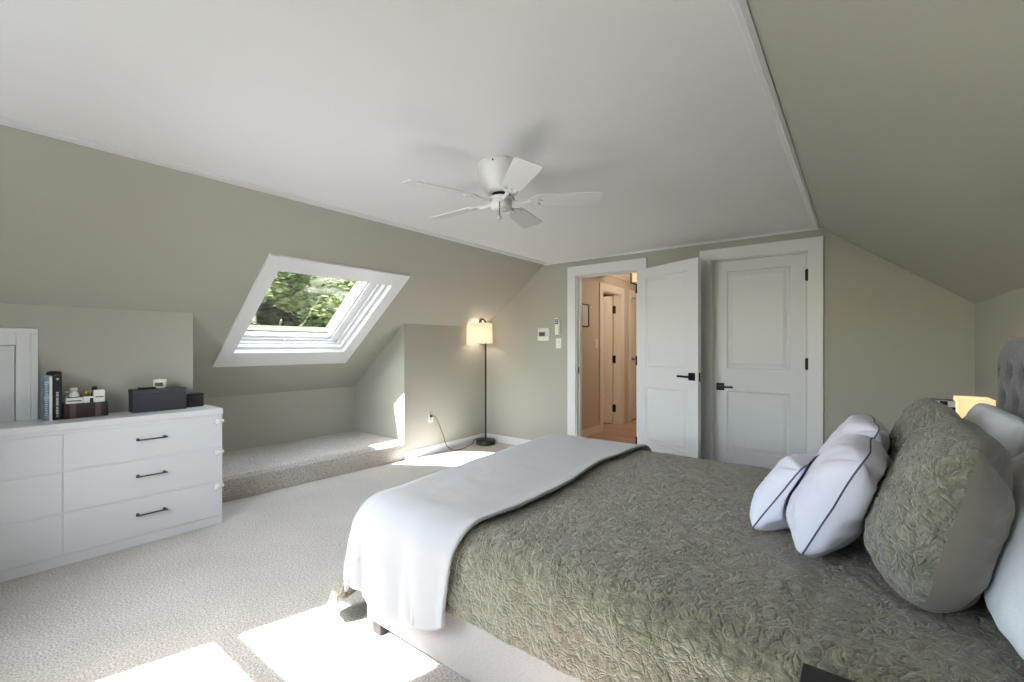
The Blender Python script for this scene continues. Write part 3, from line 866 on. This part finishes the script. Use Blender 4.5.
hall_door('door_4', 'cream hall door swung open with black hinges', DO0, DO1, True)
hall_door('door_5', 'second cream hall door with a black handle farther along the hall', 6.98, 7.6, False)
struct('wall_side_room', bx(-4.4, hy, 0, -4.2, 9.6, 2.42), M['hallwall'], 'wall of the room beyond the open hall door', 'wall')
r = thing('picture_frame', 'small black framed print on the hall wall', 'picture', (HX, 5.425, 1.645))
fw, fh = 0.105, 0.155
bm = nb()
for (a, b, c, e) in ((-fw, -fw + 0.013, -fh, fh), (fw - 0.013, fw, -fh, fh), (-fw + 0.013, fw - 0.013, -fh, -fh + 0.013), (-fw + 0.013, fw - 0.013, fh - 0.013, fh)): box(bm, 0, a, c, 0.018, b, e)
obj('frame', bm, M['black_metal'], r)
obj('print', bx(0, -fw + 0.013, -fh + 0.013, 0.008, fw - 0.013, fh - 0.013), M['hallpaper'], r)
bm = nb()
box(bm, 0.008, -0.03, 0.08, 0.0088, 0.03, 0.105)
for i in range(7): box(bm, 0.008, -0.06, 0.05 - 0.026 * i, 0.0088, 0.06 - 0.015 * (i % 3), 0.056 - 0.026 * i)
obj('printed_lines', bm, M['grey_plastic'], r)
r = thing('hall_light_switch', 'cream light switch on the hall wall by the open hall door', 'light switch', (HX, 5.765, 1.265))
obj('cover_plate', bx(0, -0.04, -0.06, 0.006, 0.04, 0.06, bev=0.002), M['halltrim'], r)
obj('rocker', bx(0.006, -0.012, -0.025, 0.010, 0.012, 0.025, bev=0.001), M['plastic'], r)
r = thing('hall_lantern', 'black framed lantern hanging from the hall ceiling', 'ceiling light', (-2.43, 6.04, 2.34))
bm = nb(); box(bm, -0.06, -0.06, -0.02, 0.06, 0.06, 0.0, bev=0.003)
tube(bm, [(0, 0, -0.02), (0, 0, -0.07)], 0.008, 8); obj('mount', bm, M['black_metal'], r)
bm = nb()
for sx in (-1, 1):
    for sy in (-1, 1): box(bm, sx * 0.075 - 0.006, sy * 0.075 - 0.006, -0.24, sx * 0.075 + 0.006, sy * 0.075 + 0.006, -0.07)
for z in (-0.24, -0.082):
    box(bm, -0.081, -0.081, z, 0.081, -0.069, z + 0.012); box(bm, -0.081, 0.069, z, 0.081, 0.081, z + 0.012)
    box(bm, -0.081, -0.07, z, -0.069, 0.07, z + 0.012); box(bm, 0.069, -0.07, z, 0.081, 0.07, z + 0.012)
obj('frame', bm, M['black_metal'], r)
obj('frosted_glass', bx(-0.06, -0.06, -0.225, 0.06, 0.06, -0.085), mat('lit_lantern_glass', rgb(255, 226, 180), 0.5, emit=rgb(255, 220, 170), estr=0.5), r)

# ------------------------------------------------------------------ bed
BX0, BX1, BY0, BY1 = -1.66, 0.49, 1.135, 2.755
bed = thing('bed', 'upholstered greige bed frame under the sage coverlet', 'bed', ((BX0 + BX1) / 2, (BY0 + BY1) / 2, 0))
B0 = Vector(((BX0 + BX1) / 2, (BY0 + BY1) / 2, 0))
def lb(a): return (a[0] - B0.x, a[1] - B0.y, a[2], a[3] - B0.x, a[4] - B0.y, a[5])
for nm, a in (('side_rail', (BX0, BY0, 0.072, BX1, BY0 + 0.05, 0.36)), ('side_rail', (BX0, BY1 - 0.05, 0.072, BX1, BY1, 0.36)), ('foot_rail', (BX0, BY0 + 0.05, 0.072, BX0 + 0.05, BY1 - 0.05, 0.36)),):
    obj(nm, bx(*lb(a), bev=0.012, seg=3), M['bed'], bed, True)
obj('mattress', bx(*lb((BX0 + 0.045, BY0 + 0.055, 0.30, BX1 - 0.01, BY1 - 0.055, 0.555)), bev=0.05, seg=4), M['sheet'], bed, True)
for x in (BX0 + 0.004, BX1 - 0.09):
    for y in (BY0 + 0.03, BY1 - 0.08):
        obj('leg', bx(*lb((x, y, 0, x + 0.055, y + 0.05, 0.074)), bev=0.003), M['legwood'], bed)
# tufted headboard
HY_0, HY_1, HZ0, HZ1 = 1.04, 3.03, 0.10, 1.265
def hb():
    bm = nb()
    nu, nv = 120, 72
    cyc, w = (HY_0 + HY_1) / 2, (HY_1 - HY_0) / 2
    R = 0.16
    tufts = []
    for j in range(7):
        z = 0.55 + j * 0.115
        for i in range(-9, 10):
            tufts.append((cyc + (i + (0.5 if j % 2 else 0)) * 0.20, z))
    def outline(u, v):
        y = -w + 2 * w * u; z = HZ0 + (HZ1 - HZ0) * v
        lim = HZ1
        ay = abs(y)
        if ay > w - R:
            t = ay - (w - R)
            lim = HZ1 - R + math.sqrt(max(R * R - t * t, 0))
        z = HZ0 + (lim - HZ0) * v
        return cyc + y, z
    def front(u, v):
        y, z = outline(u, v)
        e = min(u * 2 * w, (1 - u) * 2 * w, (1 - v) * (HZ1 - HZ0))
        d = 0.035 * (1 - math.exp(-e / 0.04))
        dm = 9
        for (ty, tz) in tufts:
            q = (y - ty) ** 2 + ((z - tz)) ** 2
            if q < dm: dm = q
        if e > 0.10: d += 0.0; d -= 0.022 * math.exp(-dm / 0.0011)
        return Vector((0.53 - d, y, z)) - B0
    V = grid(bm, nu, nv, front)
    def back(u, v):
        y, z = outline(u, v); return Vector((0.635, y, z)) - B0
    W_ = grid(bm, nu, nv, back)
    for i in range(nu):
        bm.faces.new((V[i][0], W_[i][0], W_[i + 1][0], V[i + 1][0])); bm.faces.new((V[i][nv], V[i + 1][nv], W_[i + 1][nv], W_[i][nv]))
    for j in range(nv):
        bm.faces.new((V[0][j], V[0][j + 1], W_[0][j + 1], W_[0][j])); bm.faces.new((V[nu][j], W_[nu][j], W_[nu][j + 1], V[nu][j + 1]))
    return obj('headboard', bm, M['headboard'], bed, True)
hbo = hb(); hbo['label'] = 'blue grey button tufted headboard'

# draped cloth over the mattress box -------------------------------------
def drape(px, py, zt, x0, x1, y0, y1, R=0.09, flare=0.03, fold=0.0, seed=0.0, foot=0.0, RF=0.0):
    """point of a sheet lying on the rectangle (x0..x1, y0..y1), hanging where it goes beyond"""
    dx = px - x1 if px > x1 else (px - x0 if px < x0 else 0.0)
    dy = py - y1 if py > y1 else (py - y0 if py < y0 else 0.0)
    cx = min(max(px, x0), x1); cy = min(max(py, y0), y1)
    d = (abs(dx) ** 8 + abs(dy) ** 8) ** 0.125
    if d < 1e-9: return Vector((cx, cy, zt))
    h = math.hypot(dx, dy); ux, uy = dx / h, dy / h
    R = R + (RF - R) * ux * ux if RF else R
    arc = R * PI / 2
    if d < arc:
        o = R * math.sin(d / R); z = R * (1 - math.cos(d / R)); t = 0
    else:
        t = d - arc
        o = R + (flare + foot * ux * ux) * t; z = R + t
    f = 0.0
    if fold:
        s = (px * (1 if abs(uy) > abs(ux) else 0) + py * (1 if abs(ux) >= abs(uy) else 0)) + math.atan2(abs(uy), abs(ux)) * 0.3
        f = fold * min(1, d / 0.25) * (math.sin(s * 17 + seed) * 0.6 + math.sin(s * 31 + seed * 2) * 0.4)
    o = max(o + f, 0.0)
    return Vector((cx + ux * o, cy + uy * o, zt - z))
ZQ = 0.585
QX0, QX1, QY0, QY1 = BX0 + 0.09, 0.46, BY0 + 0.07, BY1 - 0.07
def skew(p, py):
    w = min(1, max(0, (-0.9 - p.x) / 0.7))
    p.x -= 0.07 * w * min(max(py - QY0, 0), QY1 - QY0)
    return p
def crease(x, y, z, sc, sd):
    q = Vector((x, y, z)) * sc
    w = Vector((noise.noise(q * 0.6 + Vector((sd, 0, 0))), noise.noise(q * 0.6 + Vector((0, sd, 7))), noise.noise(q * 0.6 + Vector((3, 0, sd))))) * 0.9
    return math.sqrt(abs(noise.noise(q + w + Vector((sd * 3, sd, 0)))))
def quilt_fn(u, v):
    px = QX0 - 0.61 + (QX1 - QX0 + 0.61) * u
    py = QY0 - 0.345 + (QY1 - QY0 + 0.69) * v
    p = drape(px, py, ZQ, QX0, 9, QY0, QY1, R=0.10, flare=0.03, fold=0.006, seed=1.0, foot=0.36, RF=0.155)
    if px < QX0 - 0.38:  # the hanging foot end is bunched
        k = min(1, (QX0 - px - 0.38) / 0.14)
        p.x -= 0.05 * k * (1 + 0.6 * math.sin(py * 14)) + 0.02 * k * fbm((px, py, 3), 9, 2)
    q = (px, py, 0.3)
    # soft puckers
    a = fbm(q, 5.0, 2)
    bulge = 0.008 * a + 0.0060 * crease(px * 1.15, py * 0.95 + 0.3 * px, 0.3, 14, 1.0) + 0.0022 * crease(px * 1.2, py + 0.3 * px, 0.3, 36, 2.0) - 0.010
    hang = py < QY0
    n = Vector((0, 0, 1)) if not (py < QY0 or py > QY1 or px < QX0) else (p - Vector((min(max(p.x, QX0), 9), min(max(p.y, QY0), QY1), ZQ - 0.12))).normalized()
    if hang: bulge *= 1.35
    # hem wanders
    if v < 0.02: p.z += 0.012 * noise.noise(Vector((px * 5, 0, 0)))
    return skew(p + n * (bulge + 0.006), py)
bm = nb(); grid(bm, 560, 460, quilt_fn)
bm.faces.ensure_lookup_table(); bm.normal_update()
ql = obj('coverlet', bm, M['quilt'], None, True, True)
tag(ql, 'sage green crinkled coverlet spread over the bed', 'bedspread')
md = ql.modifiers.new('thick', 'SOLIDIFY'); md.thickness = 0.008; md.offset = -1

from mathutils.bvhtree import BVHTree
def tree_of(o):
    mw = o.matrix_world if o.parent is None else o.parent.matrix_world @ o.matrix_local
    return BVHTree.FromPolygons([mw @ v.co for v in o.data.vertices], [tuple(p.vertices) for p in o.data.polygons])
QB = tree_of(ql)
TX1 = -1.045
def throw_fn(u, v):
    # u runs from beyond the foot to the edge on the top; v from the near hem to the far hem
    py = QY0 - 0.44 + (QY1 - QY0 + 0.80) * v
    edge = TX1 + 0.02 * math.sin(py * 5) - 0.05 * max(0, (QY0 + 0.1 - py)) / 0.5 + 0.015 * noise.noise(Vector((py * 3, 0, 2)))
    xa = QX0 - 0.39
    px = xa + (edge - xa) * u
    p = drape(px, py, ZQ + 0.010, QX0 + 0.0, 9, QY0, QY1, R=0.11, flare=0.035, fold=0.012, seed=0.4, foot=0.33, RF=0.165)
    if px < QX0: p.x -= 0.012 * min(1, (QX0 - px) / 0.25)
    # hem dips and lifts a little
    k = max(0, (QY0 - 0.25 - py)) / 0.205
    p.z += k * (0.03 * math.sin((px + 1.25) * 9.0) - 0.005) + 0.05 * math.exp(-(1 - u) / 0.05) * min(1, k * 1.2) 
    b = 0.004 * fbm((px, py, 5), 4, 2) + 0.001 * fbm((px, py, 8), 16, 2)
    on_top = px > QX0 and QY0 < py < QY1
    n = Vector((0, 0, 1)) if on_top else (p - Vector((max(p.x, QX0), min(max(p.y, QY0), QY1), ZQ - 0.12))).normalized()
    e = 1 - u
    roll = 0.008 * math.exp(-((e * 0.9) / 0.035) ** 2)
    p = skew(p + n * (b + roll + 0.006), py)
    for _ in range(2):
        h_ = QB.find_nearest(p)
        if h_[0] is not None:
            k_ = (p - h_[0]).dot(h_[1])
            if k_ < 0.007 and h_[3] < 0.08: p = p + h_[1] * (0.007 - k_)
    return p
bm = nb(); grid(bm, 130, 240, throw_fn)
tw_ = obj('throw_blanket', bm, M['throw'], None, True, True)
tag(tw_, 'white knit throw blanket draped across the foot of the bed', 'blanket')
md = tw_.modifiers.new('thick', 'SOLIDIFY'); md.thickness = 0.012; md.offset = 1

# ------------------------------------------------------------------ pillows
def pillow_pts(W, Hh, T, seed, wr=0.006, belly=0.0, pinch=0.10, pw=0.5, rnd=8, crk=0.0):
    """returns f(side, x, y) with x,y in -1..1 ; width along Y, height along Z, thickness along X"""
    def f(side, x, y):
        m_ = max(abs(x), abs(y))
        if m_ > 1e-6:
            q_ = m_ / ((abs(x) ** rnd + abs(y) ** rnd) ** (1 / rnd))
            xo, yo = x * q_, y * q_
        else: xo, yo = x, y
        ex = 1 - abs(x) ** 2.4; ey = 1 - abs(y) ** 2.4
        t = T / 2 * (max(ex, 0) ** pw) * (max(ey, 0) ** pw) * (1.0 - belly * y)
        yy = xo * W / 2 * (1 - pinch * (1 - y * y) * abs(x) ** 3)
        zz = yo * Hh / 2 * (1 - pinch * (1 - x * x) * abs(y) ** 3)
        p = Vector((side * t, yy, zz + Hh / 2))
        edge = max(abs(x), abs(y))
        amp = wr * (0.4 + 1.2 * edge ** 3)
        if edge < 1:
            # radial creases running in from the seams
            a = math.atan2(y, x)
            cr = math.sin(a * 13 + 3 * noise.noise(Vector((a * 2, seed, side)))) * edge ** 4 * (1 - edge) * 5
            p.x += side * amp * (fbm((yy + seed, zz, side * 3.0), 9, 3) * 1.0 + cr * 0.8) * min(1, (1 - edge) * 8)
        if crk and side < 0:
            p.x -= crk * (crease(yy, zz, seed, 15, 1.0) + 0.6 * crease(yy, zz, seed, 34, 2.0) - 0.7) * min(1, (1 - edge) * 10)
        # slump of the seam line
        p.x += 0.012 * noise.noise(Vector((yy * 6 + seed, zz * 6, 1.0)))
        return p
    return f
def pillow(name, label, cat, loc, lean, yaw, W, Hh, T, seed, m_front, m_back, group, piping=None, roll=0.0, n=44, **kw):
    f = pillow_pts(W, Hh, T, seed, **kw)
    rot = (Matrix.Rotation(math.radians(yaw), 3, 'Z') @ Matrix.Rotation(math.radians(lean), 3, 'Y') @ Matrix.Rotation(math.radians(roll), 3, 'X'))
    r = thing(name, label, cat, loc, rot.to_euler(), group)
    def warp(t):  # crowd samples toward the seam
        s = 2 * t - 1
        return math.copysign(1 - (1 - abs(s)) ** 1.5, s)
    lo = 9
    for side, nm, m in ((-1, 'front', m_front), (1, 'back', m_back)):
        bm = nb()
        V = grid(bm, n, n, lambda u, v: f(side, warp(u), warp(v)))
        for row in V:
            for q in row: lo = min(lo, (rot @ q.co).z)
        obj(nm, bm, m, r, True)
    if piping:
        per = []
        N_ = 40
        for i in range(N_): per.append(f(0, -1 + 2 * i / N_, -1))
        for i in range(N_): per.append(f(0, 1, -1 + 2 * i / N_))
        for i in range(N_): per.append(f(0, 1 - 2 * i / N_, 1))
        for i in range(N_): per.append(f(0, -1, 1 - 2 * i / N_))
        bm = nb(); tube(bm, per, 0.0024, 6, closed=True)
        o = obj('piping', bm, piping, r, True); o['label'] = 'dark blue piped seam'
    r.location.z = loc[2] - lo
    kids = [c for c in r.children if c.name.split('.')[0] in ('front', 'back')]
    def trees():
        mw = Matrix.Translation(r.location) @ rot.to_4x4()
        vs_, ps_ = [], []
        for c in kids:
            b0 = len(vs_); vs_ += [mw @ v.co for v in c.data.vertices]; ps_ += [tuple(b0 + i for i in p.vertices) for p in c.data.polygons]
        return BVHTree.FromPolygons(vs_, ps_)
    for _ in range(12):
        if not trees().overlap(QB): break
        r.location.z += 0.003
    # soft contact: whatever would enter an earlier pillow is pressed flat against it
    mw = Matrix.Translation(r.location) @ rot.to_4x4(); iv = mw.inverted()
    for c in r.children:
        for v in c.data.vertices:
            w = mw @ v.co
            for t, ctr in PLACED:
                for _ in range(3):
                    h = t.find_nearest(w)
                    nrm = h[1] if (h[0] - ctr).dot(h[1]) > 0 else -h[1]
                    k = (w - h[0]).dot(nrm)
                    if k < 0.009: w = w + nrm * (0.009 - k)
            v.co = iv @ w
    PLACED.append((trees(), mw @ Vector((0, 0, Hh * 0.5))))
    return r
PLACED = []
ZP = ZQ + 0.004
# order: small cushion, two pale pillows, two green shams, two white sleeping pillows
pillow('sleeping_pillow', 'white sleeping pillow by the bedside lamp leaning on the headboard', 'pillow', (0.300, 2.34, ZP), 14, 0, 0.72, 0.46, 0.16, 7.0, M['sheet'], M['sheet'], 'white sleeping pillows', None, wr=0.012, rnd=4, pw=0.32, belly=0.2)
pillow('sleeping_pillow', 'white sleeping pillow nearest the viewer leaning on the headboard', 'pillow', (0.290, 1.52, ZP), 17, 0, 0.80, 0.44, 0.17, 6.0, M['sheet'], M['sheet'], 'white sleeping pillows', None, wr=0.012, rnd=4, pw=0.32, belly=0.2)
pillow('bed_sham', 'sage crinkled sham half hidden behind the nearer sham', 'pillow', (0.125, 2.29, ZP), 15, 2, 0.58, 0.45, 0.20, 5.0, M['sham'], M['sateen'], 'sage shams', None, pw=0.4, wr=0.010, belly=0.22, rnd=4.5, pinch=0.03, crk=0.010, n=120)
pillow('bed_sham', 'large sage crinkled sham with taupe back nearest the viewer', 'pillow', (0.112, 1.66, ZP), 15, -2, 0.58, 0.455, 0.24, 4.0, M['sham'], M['sateen'], 'sage shams', None, pw=0.4, wr=0.010, belly=0.25, rnd=4.5, pinch=0.03, crk=0.010, n=120)
pillow('throw_pillow', 'large pale lavender pillow partly hidden behind its twin by the closet door', 'cushion', (-0.115, 2.28, ZP), 26, 3, 0.45, 0.39, 0.19, 3.0, M['pillow'], M['pillow'], 'pale piped cushions', M['piping'], pw=0.42, rnd=6, pinch=0.06, wr=0.012)
pillow('throw_pillow', 'large pale lavender pillow nearest the viewer behind the small cushion', 'cushion', (-0.130, 1.775, ZP), 26, -3, 0.47, 0.375, 0.20, 2.0, M['pillow'], M['pillow'], 'pale piped cushions', M['piping'], pw=0.4, rnd=5, pinch=0.05, wr=0.012)
pillow('throw_pillow', 'small pale lavender cushion at the front of the pillow stack', 'cushion', (-0.262, 1.87, ZP), 32, -12, 0.33, 0.30, 0.16, 1.0, M['pillow'], M['pillow'], 'pale piped cushions', M['piping'], pw=0.45, rnd=6, wr=0.010)

# ------------------------------------------------------------------ nightstands
def nightstand(label, x0, x1, y0, y1, h, m):
    r = thing('nightstand', label, 'nightstand', ((x0 + x1) / 2, (y0 + y1) / 2, 0), group='nightstands either side of the bed')
    w, d = (x1 - x0) / 2, (y1 - y0) / 2
    obj('top', bx(-w, -d, h - 0.025, w, d, h, bev=0.003), m, r)
    obj('body', bx(-w + 0.03, -d + 0.015, 0.12, w - 0.005, d - 0.015, h - 0.025, bev=0.002), m, r)
    for (za, zb) in ((0.13, h / 2 + 0.05), (h / 2 + 0.056, h - 0.032)):
        q = obj('drawer', bx(-w + 0.012, -d + 0.02, za, -w + 0.03, d - 0.02, zb, bev=0.002), m, r)
        bm = nb(); bmesh.ops.create_uvsphere(bm, u_segments=12, v_segments=8, radius=0.013, matrix=Matrix.Translation((-w + 0.002, 0, (za + zb) / 2)))
        obj('knob', bm, M['bronze'], q, True)
    for sx in (-1, 1):
        for sy in (-1, 1):
            obj('leg', bx(sx * (w - 0.05) - 0.02, sy * (d - 0.04) - 0.02, 0, sx * (w - 0.05) + 0.02, sy * (d - 0.04) + 0.02, 0.122, bev=0.002), m, r)
    return r
nightstand('dark wood nightstand on the viewer side of the bed', -0.085, 0.60, 0.52, 1.03, 0.62, M['darkwood'])
nightstand('dark wood nightstand on the far side of the bed under the lit lamp', 0.16, 0.62, 3.04, 3.50, 0.62, M['darkwood'])
r = thing('table_lamp', 'bedside lamp with a glowing rectangular amber shade', 'table lamp', (0.462, 3.22, 0.6205))
bm = nb(); box(bm, -0.06, -0.08, 0, 0.06, 0.08, 0.02, bev=0.003); obj('base', bm, M['bronze'], r)
bm = nb(); tube(bm, [(0, 0, 0.02), (0, 0, 0.20)], 0.012, 12); obj('stem', bm, M['bronze'], r)
bm = nb()
a = [(-0.062, -0.09), (0.062, -0.09), (0.062, 0.09), (-0.062, 0.09)]
lo_ = [bm.verts.new((x * 1.04, y * 1.04, 0.17)) for x, y in a]; hi_ = [bm.verts.new((x, y, 0.348)) for x, y in a]
for i in range(4): bm.faces.new((lo_[i], lo_[(i + 1) % 4], hi_[(i + 1) % 4], hi_[i]))
inn = [bm.verts.new((x * 0.86, y * 0.9, 0.345)) for x, y in a]
for i in range(4): bm.faces.new((hi_[i], hi_[(i + 1) % 4], inn[(i + 1) % 4], inn[i]))
bm.faces.new(inn)
obj('lamp_shade', bm, M['lampshade_lit'], r)
# black and white patterned box by the lamp
r = thing('tissue_box', 'black and white patterned box peeking beside the bedside lamp', 'box', (0.335, 3.095, 0.6205))
bm = nb(); box(bm, -0.042, -0.042, 0, 0.042, 0.042, 0.34, bev=0.002); obj('body', bm, M['paper'], r)
bm = nb()
for i in range(3):
    for j in range(12):
        if (i + j) % 2 == 0:
            x = -0.042 + 0.028 * i; z = 0.002 + j * 0.028
            box(bm, x, -0.0432, z, x + 0.028, -0.042, z + 0.028); box(bm, -0.0432, x, z, -0.042, x + 0.028, z + 0.028)
for i in range(3):
    for j in range(3):
        if (i + j) % 2 == 0: box(bm, -0.042 + 0.028 * i, -0.042 + 0.028 * j, 0.34, -0.014 + 0.028 * i, -0.014 + 0.028 * j, 0.3412)
obj('black_checks', bm, M['black_cover'], r)

# ------------------------------------------------------------------ outside the roof window
def tree(label, x, y, zc, rad, hgt, nleaf, m, seed, ls=1.0):
    rnd = random.Random(seed)
    r = thing('tree', label, 'tree', (x, y, -3.2), group='trees outside the roof window')
    bm = nb()
    tube(bm, [(0, 0, 0), (0.05, 0.03, zc * 0.5 + 1.6), (0, 0, zc + 3.2)], [0.22, 0.16, 0.05], 8)
    for k in range(7):
        a = rnd.uniform(0, 2 * PI); b = rnd.uniform(0.5, 0.95)
        tube(bm, [(0, 0, (zc + 3.2) * b * 0.8), (math.cos(a) * rad * 0.7, math.sin(a) * rad * 0.7, (zc + 3.2) * b + 0.4)], [0.07, 0.02], 6)
    obj('trunk', bm, M['bark'], r, True)
    bm = nb()
    clumps = []
    for k in range(26):
        while True:
            p = Vector((rnd.uniform(-1, 1), rnd.uniform(-1, 1), rnd.uniform(-1, 1)))
            if p.length < 1: break
        clumps.append((Vector((p.x * rad, p.y * rad, p.z * hgt + zc + 3.2)), rnd.uniform(0.35, 0.6) * rad * 0.6))
    for k in range(nleaf):
        c, cr = rnd.choice(clumps)
        d = Vector((rnd.gauss(0, 1), rnd.gauss(0, 1), rnd.gauss(0, 1))).normalized() * cr * rnd.uniform(0.6, 1.0)
        s = rnd.uniform(0.05, 0.10) * ls
        q = Matrix.Rotation(rnd.uniform(0, 2 * PI), 3, 'Z') @ Matrix.Rotation(rnd.uniform(-1.2, 1.2), 3, 'X')
        pts = [Vector((-s, 0, 0)), Vector((0, -s * 0.55, 0.01)), Vector((s, 0, 0)), Vector((0, s * 0.55, 0.01))]
        bm.faces.new([bm.verts.new(c + d + q @ t) for t in pts])
    obj('foliage', bm, m, r)
tree('bright leafy tree filling the near half of the roof window', -8.6, 3.55, 1.9, 1.3, 1.6, 6500, M['leaf'], 3)
tree('dark leafy tree behind the bright tree outside the roof window', -12.5, 10.4, 2.4, 2.0, 2.6, 8000, M['leaf_dark'], 5, 1.8)
tree('light leafy tree at the far top of the roof window', -9.2, 6.6, 3.0, 1.1, 1.2, 4500, M['leaf'], 9)
tree('dark tall tree at the back outside the roof window', -18.0, 6.0, 3.0, 2.7, 3.8, 12000, M['leaf_dark'], 11, 2.6)
tree('dark broad tree at the back beyond the bright tree', -20.5, 14.5, 2.8, 3.0, 3.8, 11000, M['leaf_dark'], 13, 2.6)
tree('dark tree at the back on the near side of the roof window view', -16.5, -1.2, 3.0, 2.2, 3.8, 9000, M['leaf_dark'], 15, 2.6)
def added_hill():
    bm = nb()
    def fn(u, v):
        y = -25 + 75 * u; x = -26 - 26 * v
        z = -3.2 + 13.5 * min(1, v / 0.5) ** 0.7 + 1.3 * fbm((x, y, 0), 0.35, 4) * min(1, v * 6)
        return (x, y, z)
    grid(bm, 120, 40, fn)
    return bm
struct('added_hill', added_hill(), M['leaf_dark'], 'added dark green hillside blocking the sky between the trees', 'hillside', smooth=True)  # hillside added to close bright sky gaps behind the trees
struct('ground', bx(-40, -20, -3.4, -5.4, 40, -3.2), M['lawn'], 'green lawn outside far below the roof window', 'lawn')

# ------------------------------------------------------------------ light
W = bpy.data.worlds.new('World'); S.world = W; W.use_nodes = True
nt = W.node_tree; nt.nodes.clear()
bg = nt.nodes.new('ShaderNodeBackground'); out = nt.nodes.new('ShaderNodeOutputWorld')
sky = nt.nodes.new('ShaderNodeTexSky'); sky.sky_type = 'NISHITA'; sky.sun_disc = False
sky.sun_elevation = math.radians(48.5); sky.sun_rotation = math.radians(188)
bg.inputs['Strength'].default_value = 1.15
nt.links.new(sky.outputs[0], bg.inputs[0]); nt.links.new(bg.outputs[0], out.inputs[0])

def light(name, kind, loc, direction, energy, color=(1, 1, 1), **kw):
    d = bpy.data.lights.new(name, kind); d.energy = energy; d.color = color
    for k, v in kw.items(): setattr(d, k, v)
    o = bpy.data.objects.new(name, d); COL.objects.link(o); o.location = loc
    o.rotation_euler = Vector(direction).to_track_quat('-Z', 'Y').to_euler()
    return o
light('sun', 'SUN', (0, -3, 6), (0.27, 1, -1.13), 54.0, (0.92, 0.955, 1.15), angle=math.radians(1.2))
# daylight from the sash window behind the viewer
light('window_daylight', 'AREA', ((WX0 + WX1) / 2, YF + 0.03, 1.30), (0, 1, -0.4), 14, (0.93, 0.98, 1.08), shape='RECTANGLE', size=WX1 - WX0, size_y=0.95, spread=math.radians(115))
# daylight through the roof window
c = SP(2.07, -1.14, 0.17)
light('roof_window_daylight', 'AREA', c, -N, 7, (0.93, 0.98, 1.08), shape='RECTANGLE', size=0.78, size_y=0.76)
light('side_room_fill', 'POINT', (-3.7, 5.4, 2.0), (0, 0, -1), 10, (1.0, 0.88, 0.74), shadow_soft_size=0.08)  # added fill lamp, brightens the leaf of the open hall door
light('bedside_bulb', 'POINT', (0.462, 3.22, 0.90), (0, 0, -1), 0.4, (1.0, 0.75, 0.5), shadow_soft_size=0.04)
light('lamp_bulb', 'POINT', (LX + SXo, LY + SYo, 1.385), (0, 0, -1), 5.0, (1.0, 0.86, 0.70), shadow_soft_size=0.04)
light('hall_bulb', 'POINT', (-1.9, 6.3, 2.0), (0, 0, -1), 15, (1.0, 0.88, 0.74), shadow_soft_size=0.08)

# ------------------------------------------------------------------ camera
f_px, yaw = 449.0, math.atan(346 / 449.0)
cd = bpy.data.cameras.new('camera'); cam = bpy.data.objects.new('camera', cd); COL.objects.link(cam)
cd.sensor_width = 36; cd.lens = f_px / 1024 * 36; cd.shift_y = 5.0 / 1024; cd.clip_start = 0.02
cam.location = (0, 0, 1.23); cam.rotation_euler = (PI / 2, 0, yaw)
S.camera = cam
vs = S.view_settings
S.display_settings.display_device = 'sRGB'
vs.view_transform = 'Standard'; vs.look = 'None'; vs.exposure = 0.68; vs.gamma = 1.0; vs.use_curve_mapping = False
S.cycles.max_bounces = 12; S.cycles.diffuse_bounces = 8; S.cycles.transparent_max_bounces = 12
S.cycles.sample_clamp_indirect = 4
